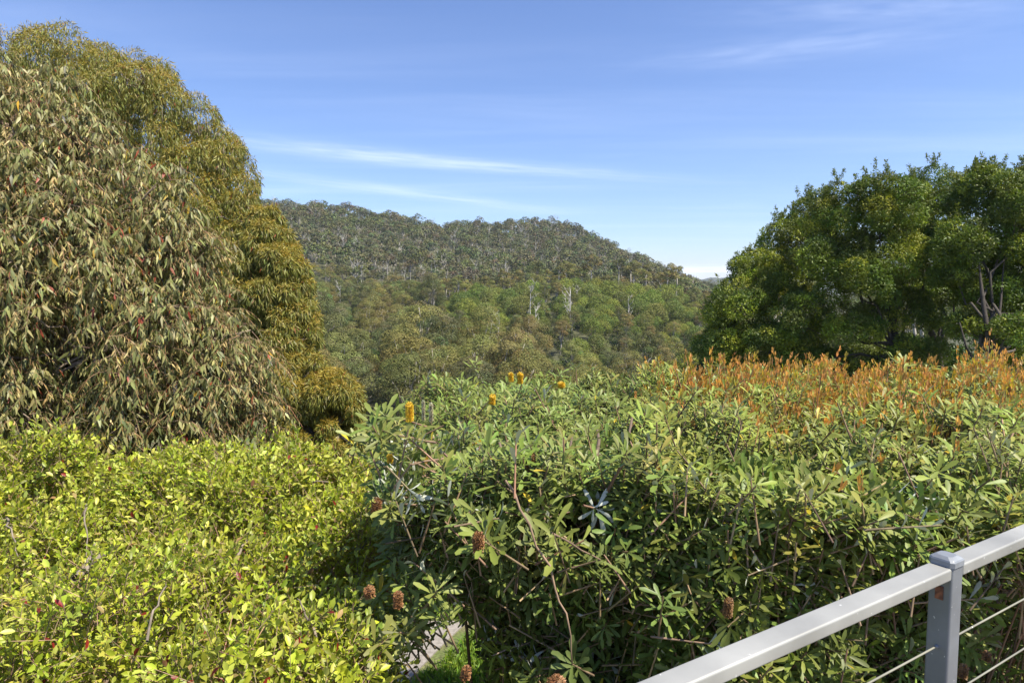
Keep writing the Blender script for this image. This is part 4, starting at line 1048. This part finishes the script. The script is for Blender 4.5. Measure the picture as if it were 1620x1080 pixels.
# ------------------------------------------------------------------ sun and sky
SUN_EL = 57; SUN_AZ = 117      # azimuth: degrees clockwise from +Y (view direction)
sd = Vector((math.sin(R(SUN_AZ))*math.cos(R(SUN_EL)), math.cos(R(SUN_AZ))*math.cos(R(SUN_EL)), math.sin(R(SUN_EL))))
sl = bpy.data.lights.new('sun', 'SUN'); sl.energy = 4.6; sl.angle = R(.5); sl.color = (1, .925, .77)
so = bpy.data.objects.new('sun', sl); COL.objects.link(so); so.rotation_euler = sd.to_track_quat('Z', 'Y').to_euler(); so.location = (10, -5, 30)
w = bpy.data.worlds.new('World'); sc.world = w; w.use_nodes = True; nt = w.node_tree; nt.nodes.clear(); N = nt.nodes.new; Lk = nt.links.new
out = N('ShaderNodeOutputWorld'); bg = N('ShaderNodeBackground'); sky = N('ShaderNodeTexSky'); sky.sky_type = 'NISHITA'; sky.sun_disc = False
sky.sun_elevation = R(SUN_EL); sky.sun_rotation = R(SUN_AZ); sky.air_density = 1.0; sky.dust_density = .3; sky.ozone_density = 5; sky.altitude = 100
bg.inputs['Strength'].default_value = .098
# thin cirrus: streaks in the direction domain, projected on a high flat layer
tc = N('ShaderNodeTexCoord'); sep = N('ShaderNodeSeparateXYZ'); Lk(tc.outputs['Generated'], sep.inputs[0])
zc = N('ShaderNodeMath'); zc.operation = 'MAXIMUM'; zc.inputs[1].default_value = .02; Lk(sep.outputs['Z'], zc.inputs[0])
dx = N('ShaderNodeMath'); dx.operation = 'DIVIDE'; Lk(sep.outputs['X'], dx.inputs[0]); Lk(zc.outputs[0], dx.inputs[1])
dy = N('ShaderNodeMath'); dy.operation = 'DIVIDE'; Lk(sep.outputs['Y'], dy.inputs[0]); Lk(zc.outputs[0], dy.inputs[1])
cb = N('ShaderNodeCombineXYZ'); Lk(dx.outputs[0], cb.inputs['X']); Lk(dy.outputs[0], cb.inputs['Y'])
def streaks(rot, scl, lo, hi, amt, loc=(0, 0, 0), seed=0.0):
    mp = N('ShaderNodeMapping'); mp.inputs['Rotation'].default_value = (0, 0, R(rot)); mp.inputs['Scale'].default_value = scl; mp.inputs['Location'].default_value = loc
    Lk(cb.outputs[0], mp.inputs[0]); no = N('ShaderNodeTexNoise'); no.inputs['Detail'].default_value = 7; no.inputs['Roughness'].default_value = .55; no.inputs['Distortion'].default_value = .4
    no.inputs['Scale'].default_value = 1; Lk(mp.outputs[0], no.inputs[0])
    mr = N('ShaderNodeMapRange'); mr.interpolation_type = 'SMOOTHSTEP'; mr.inputs['From Min'].default_value = lo; mr.inputs['From Max'].default_value = hi; mr.inputs['To Max'].default_value = amt
    Lk(no.outputs[0], mr.inputs[0]); return mr.outputs[0]
def band(p0, p1, wid, amt, seed):
    "one long streak between two sky-plane points, feathered by noise"
    a = np.array(p0); b_ = np.array(p1); d = (b_-a); Ld = np.linalg.norm(d); th = math.atan2(d[1], d[0])
    mid = (a+b_)/2
    sub = N('ShaderNodeVectorMath'); sub.operation = 'SUBTRACT'; Lk(cb.outputs[0], sub.inputs[0]); sub.inputs[1].default_value = (mid[0], mid[1], 0)
    rt = N('ShaderNodeVectorRotate'); rt.inputs['Angle'].default_value = -th; Lk(sub.outputs[0], rt.inputs['Vector'])
    nz = N('ShaderNodeTexNoise'); nz.inputs['Scale'].default_value = 1.0; nz.inputs['Detail'].default_value = 6
    mp = N('ShaderNodeMapping'); mp.inputs['Location'].default_value = (seed, seed*2, 0); mp.inputs['Scale'].default_value = (5/Ld, 1.8/wid, 1); Lk(rt.outputs[0], mp.inputs[0]); Lk(mp.outputs[0], nz.inputs[0])
    s = N('ShaderNodeSeparateXYZ'); Lk(rt.outputs[0], s.inputs[0])
    def gauss(o, w_):
        q = N('ShaderNodeMath'); q.operation = 'DIVIDE'; q.inputs[1].default_value = w_; Lk(o, q.inputs[0])
        q2 = N('ShaderNodeMath'); q2.operation = 'POWER'; q2.inputs[1].default_value = 2; Lk(q.outputs[0], q2.inputs[0])
        q3 = N('ShaderNodeMath'); q3.operation = 'MULTIPLY'; q3.inputs[1].default_value = -1; Lk(q2.outputs[0], q3.inputs[0])
        q4 = N('ShaderNodeMath'); q4.operation = 'EXPONENT'; Lk(q3.outputs[0], q4.inputs[0]); return q4.outputs[0]
    ab = N('ShaderNodeMath'); ab.operation = 'ABSOLUTE'; Lk(s.outputs['Y'], ab.inputs[0])
    ab2 = N('ShaderNodeMath'); ab2.operation = 'ABSOLUTE'; Lk(s.outputs['X'], ab2.inputs[0])
    g1 = gauss(ab.outputs[0], wid); g2 = gauss(ab2.outputs[0], Ld*.55)
    m1 = N('ShaderNodeMath'); m1.operation = 'MULTIPLY'; Lk(g1, m1.inputs[0]); Lk(g2, m1.inputs[1])
    mr = N('ShaderNodeMapRange'); mr.inputs['From Min'].default_value = .3; mr.inputs['From Max'].default_value = .65; mr.inputs['To Min'].default_value = .25*amt; mr.inputs['To Max'].default_value = amt; Lk(nz.outputs[0], mr.inputs[0])
    m2 = N('ShaderNodeMath'); m2.operation = 'MULTIPLY'; Lk(m1.outputs[0], m2.inputs[0]); Lk(mr.outputs[0], m2.inputs[1]); return m2.outputs[0]
def skyp(u, v):
    d = at(u, v, 1000)-CAM; return (d[0]/d[2], d[1]/d[2])
def wband(uv0, uv1, wpx, amt, seed):
    a, b_ = skyp(*uv0), skyp(*uv1); um, vm = (uv0[0]+uv1[0])/2, (uv0[1]+uv1[1])/2
    p, q = np.array(skyp(um, vm-wpx)), np.array(skyp(um, vm+wpx)); d = np.array(b_)-a; d = d/np.linalg.norm(d)
    wd = abs(np.dot((q-p)/2, [-d[1], d[0]]))
    return band(a, b_, wd, amt, seed)
srcs = [streaks(70, (.22, 1.1, 1), .42, .85, .12, (3, 1, 0)),
        streaks(20, (.35, .9, 1), .5, .9, .1, (7, 5, 0)),
        wband((380, 222), (740, 262), 11, .34, 1.3), wband((560, 248), (1010, 280), 9, .30, 4.1), wband((380, 270), (840, 330), 8, .28, 2.2),
        wband((1060, 98), (1500, 50), 20, .15, 6.5), wband((1200, 20), (1600, 10), 22, .15, 8.5), wband((1060, 433), (1180, 422), 9, 1.6, 3.3)]
acc = srcs[0]
for s_ in srcs[1:]:
    ad = N('ShaderNodeMath'); ad.operation = 'ADD'; ad.use_clamp = True; Lk(acc, ad.inputs[0]); Lk(s_, ad.inputs[1]); acc = ad.outputs[0]
gm = N('ShaderNodeMix'); gm.data_type = 'RGBA'; Lk(acc, gm.inputs['Factor']); tn_ = N('ShaderNodeMix'); tn_.data_type = 'RGBA'; tn_.blend_type = 'MULTIPLY'; tn_.inputs['Factor'].default_value = 1; tn_.inputs['B'].default_value = (.92, .90, 1.04, 1); Lk(sky.outputs[0], tn_.inputs['A']); Lk(tn_.outputs['Result'], gm.inputs['A']); gm.inputs['B'].default_value = (6.6, 7.3, 9.0, 1)
Lk(gm.outputs['Result'], bg.inputs['Color']); Lk(bg.outputs[0], out.inputs['Surface'])

# ------------------------------------------------------------------ camera
cd = bpy.data.cameras.new('camera'); cd.sensor_width = 36; cd.lens = 24; cd.clip_start = .05; cd.clip_end = 12000
co = bpy.data.objects.new('camera', cd); COL.objects.link(co); co.location = Vector(CAM); co.rotation_euler = (R(90)-PITCH, 0, 0)
sc.camera = co
sc.view_settings.view_transform = 'Standard'; sc.view_settings.look = 'None'; sc.view_settings.gamma = 1; sc.view_settings.exposure = .93
sc.cycles.max_bounces = 6; sc.cycles.volume_bounces = 0; sc.cycles.transparent_max_bounces = 8
print('objects', len(bpy.data.objects), 'tris', sum(len(m.polygons) for m in bpy.data.meshes))
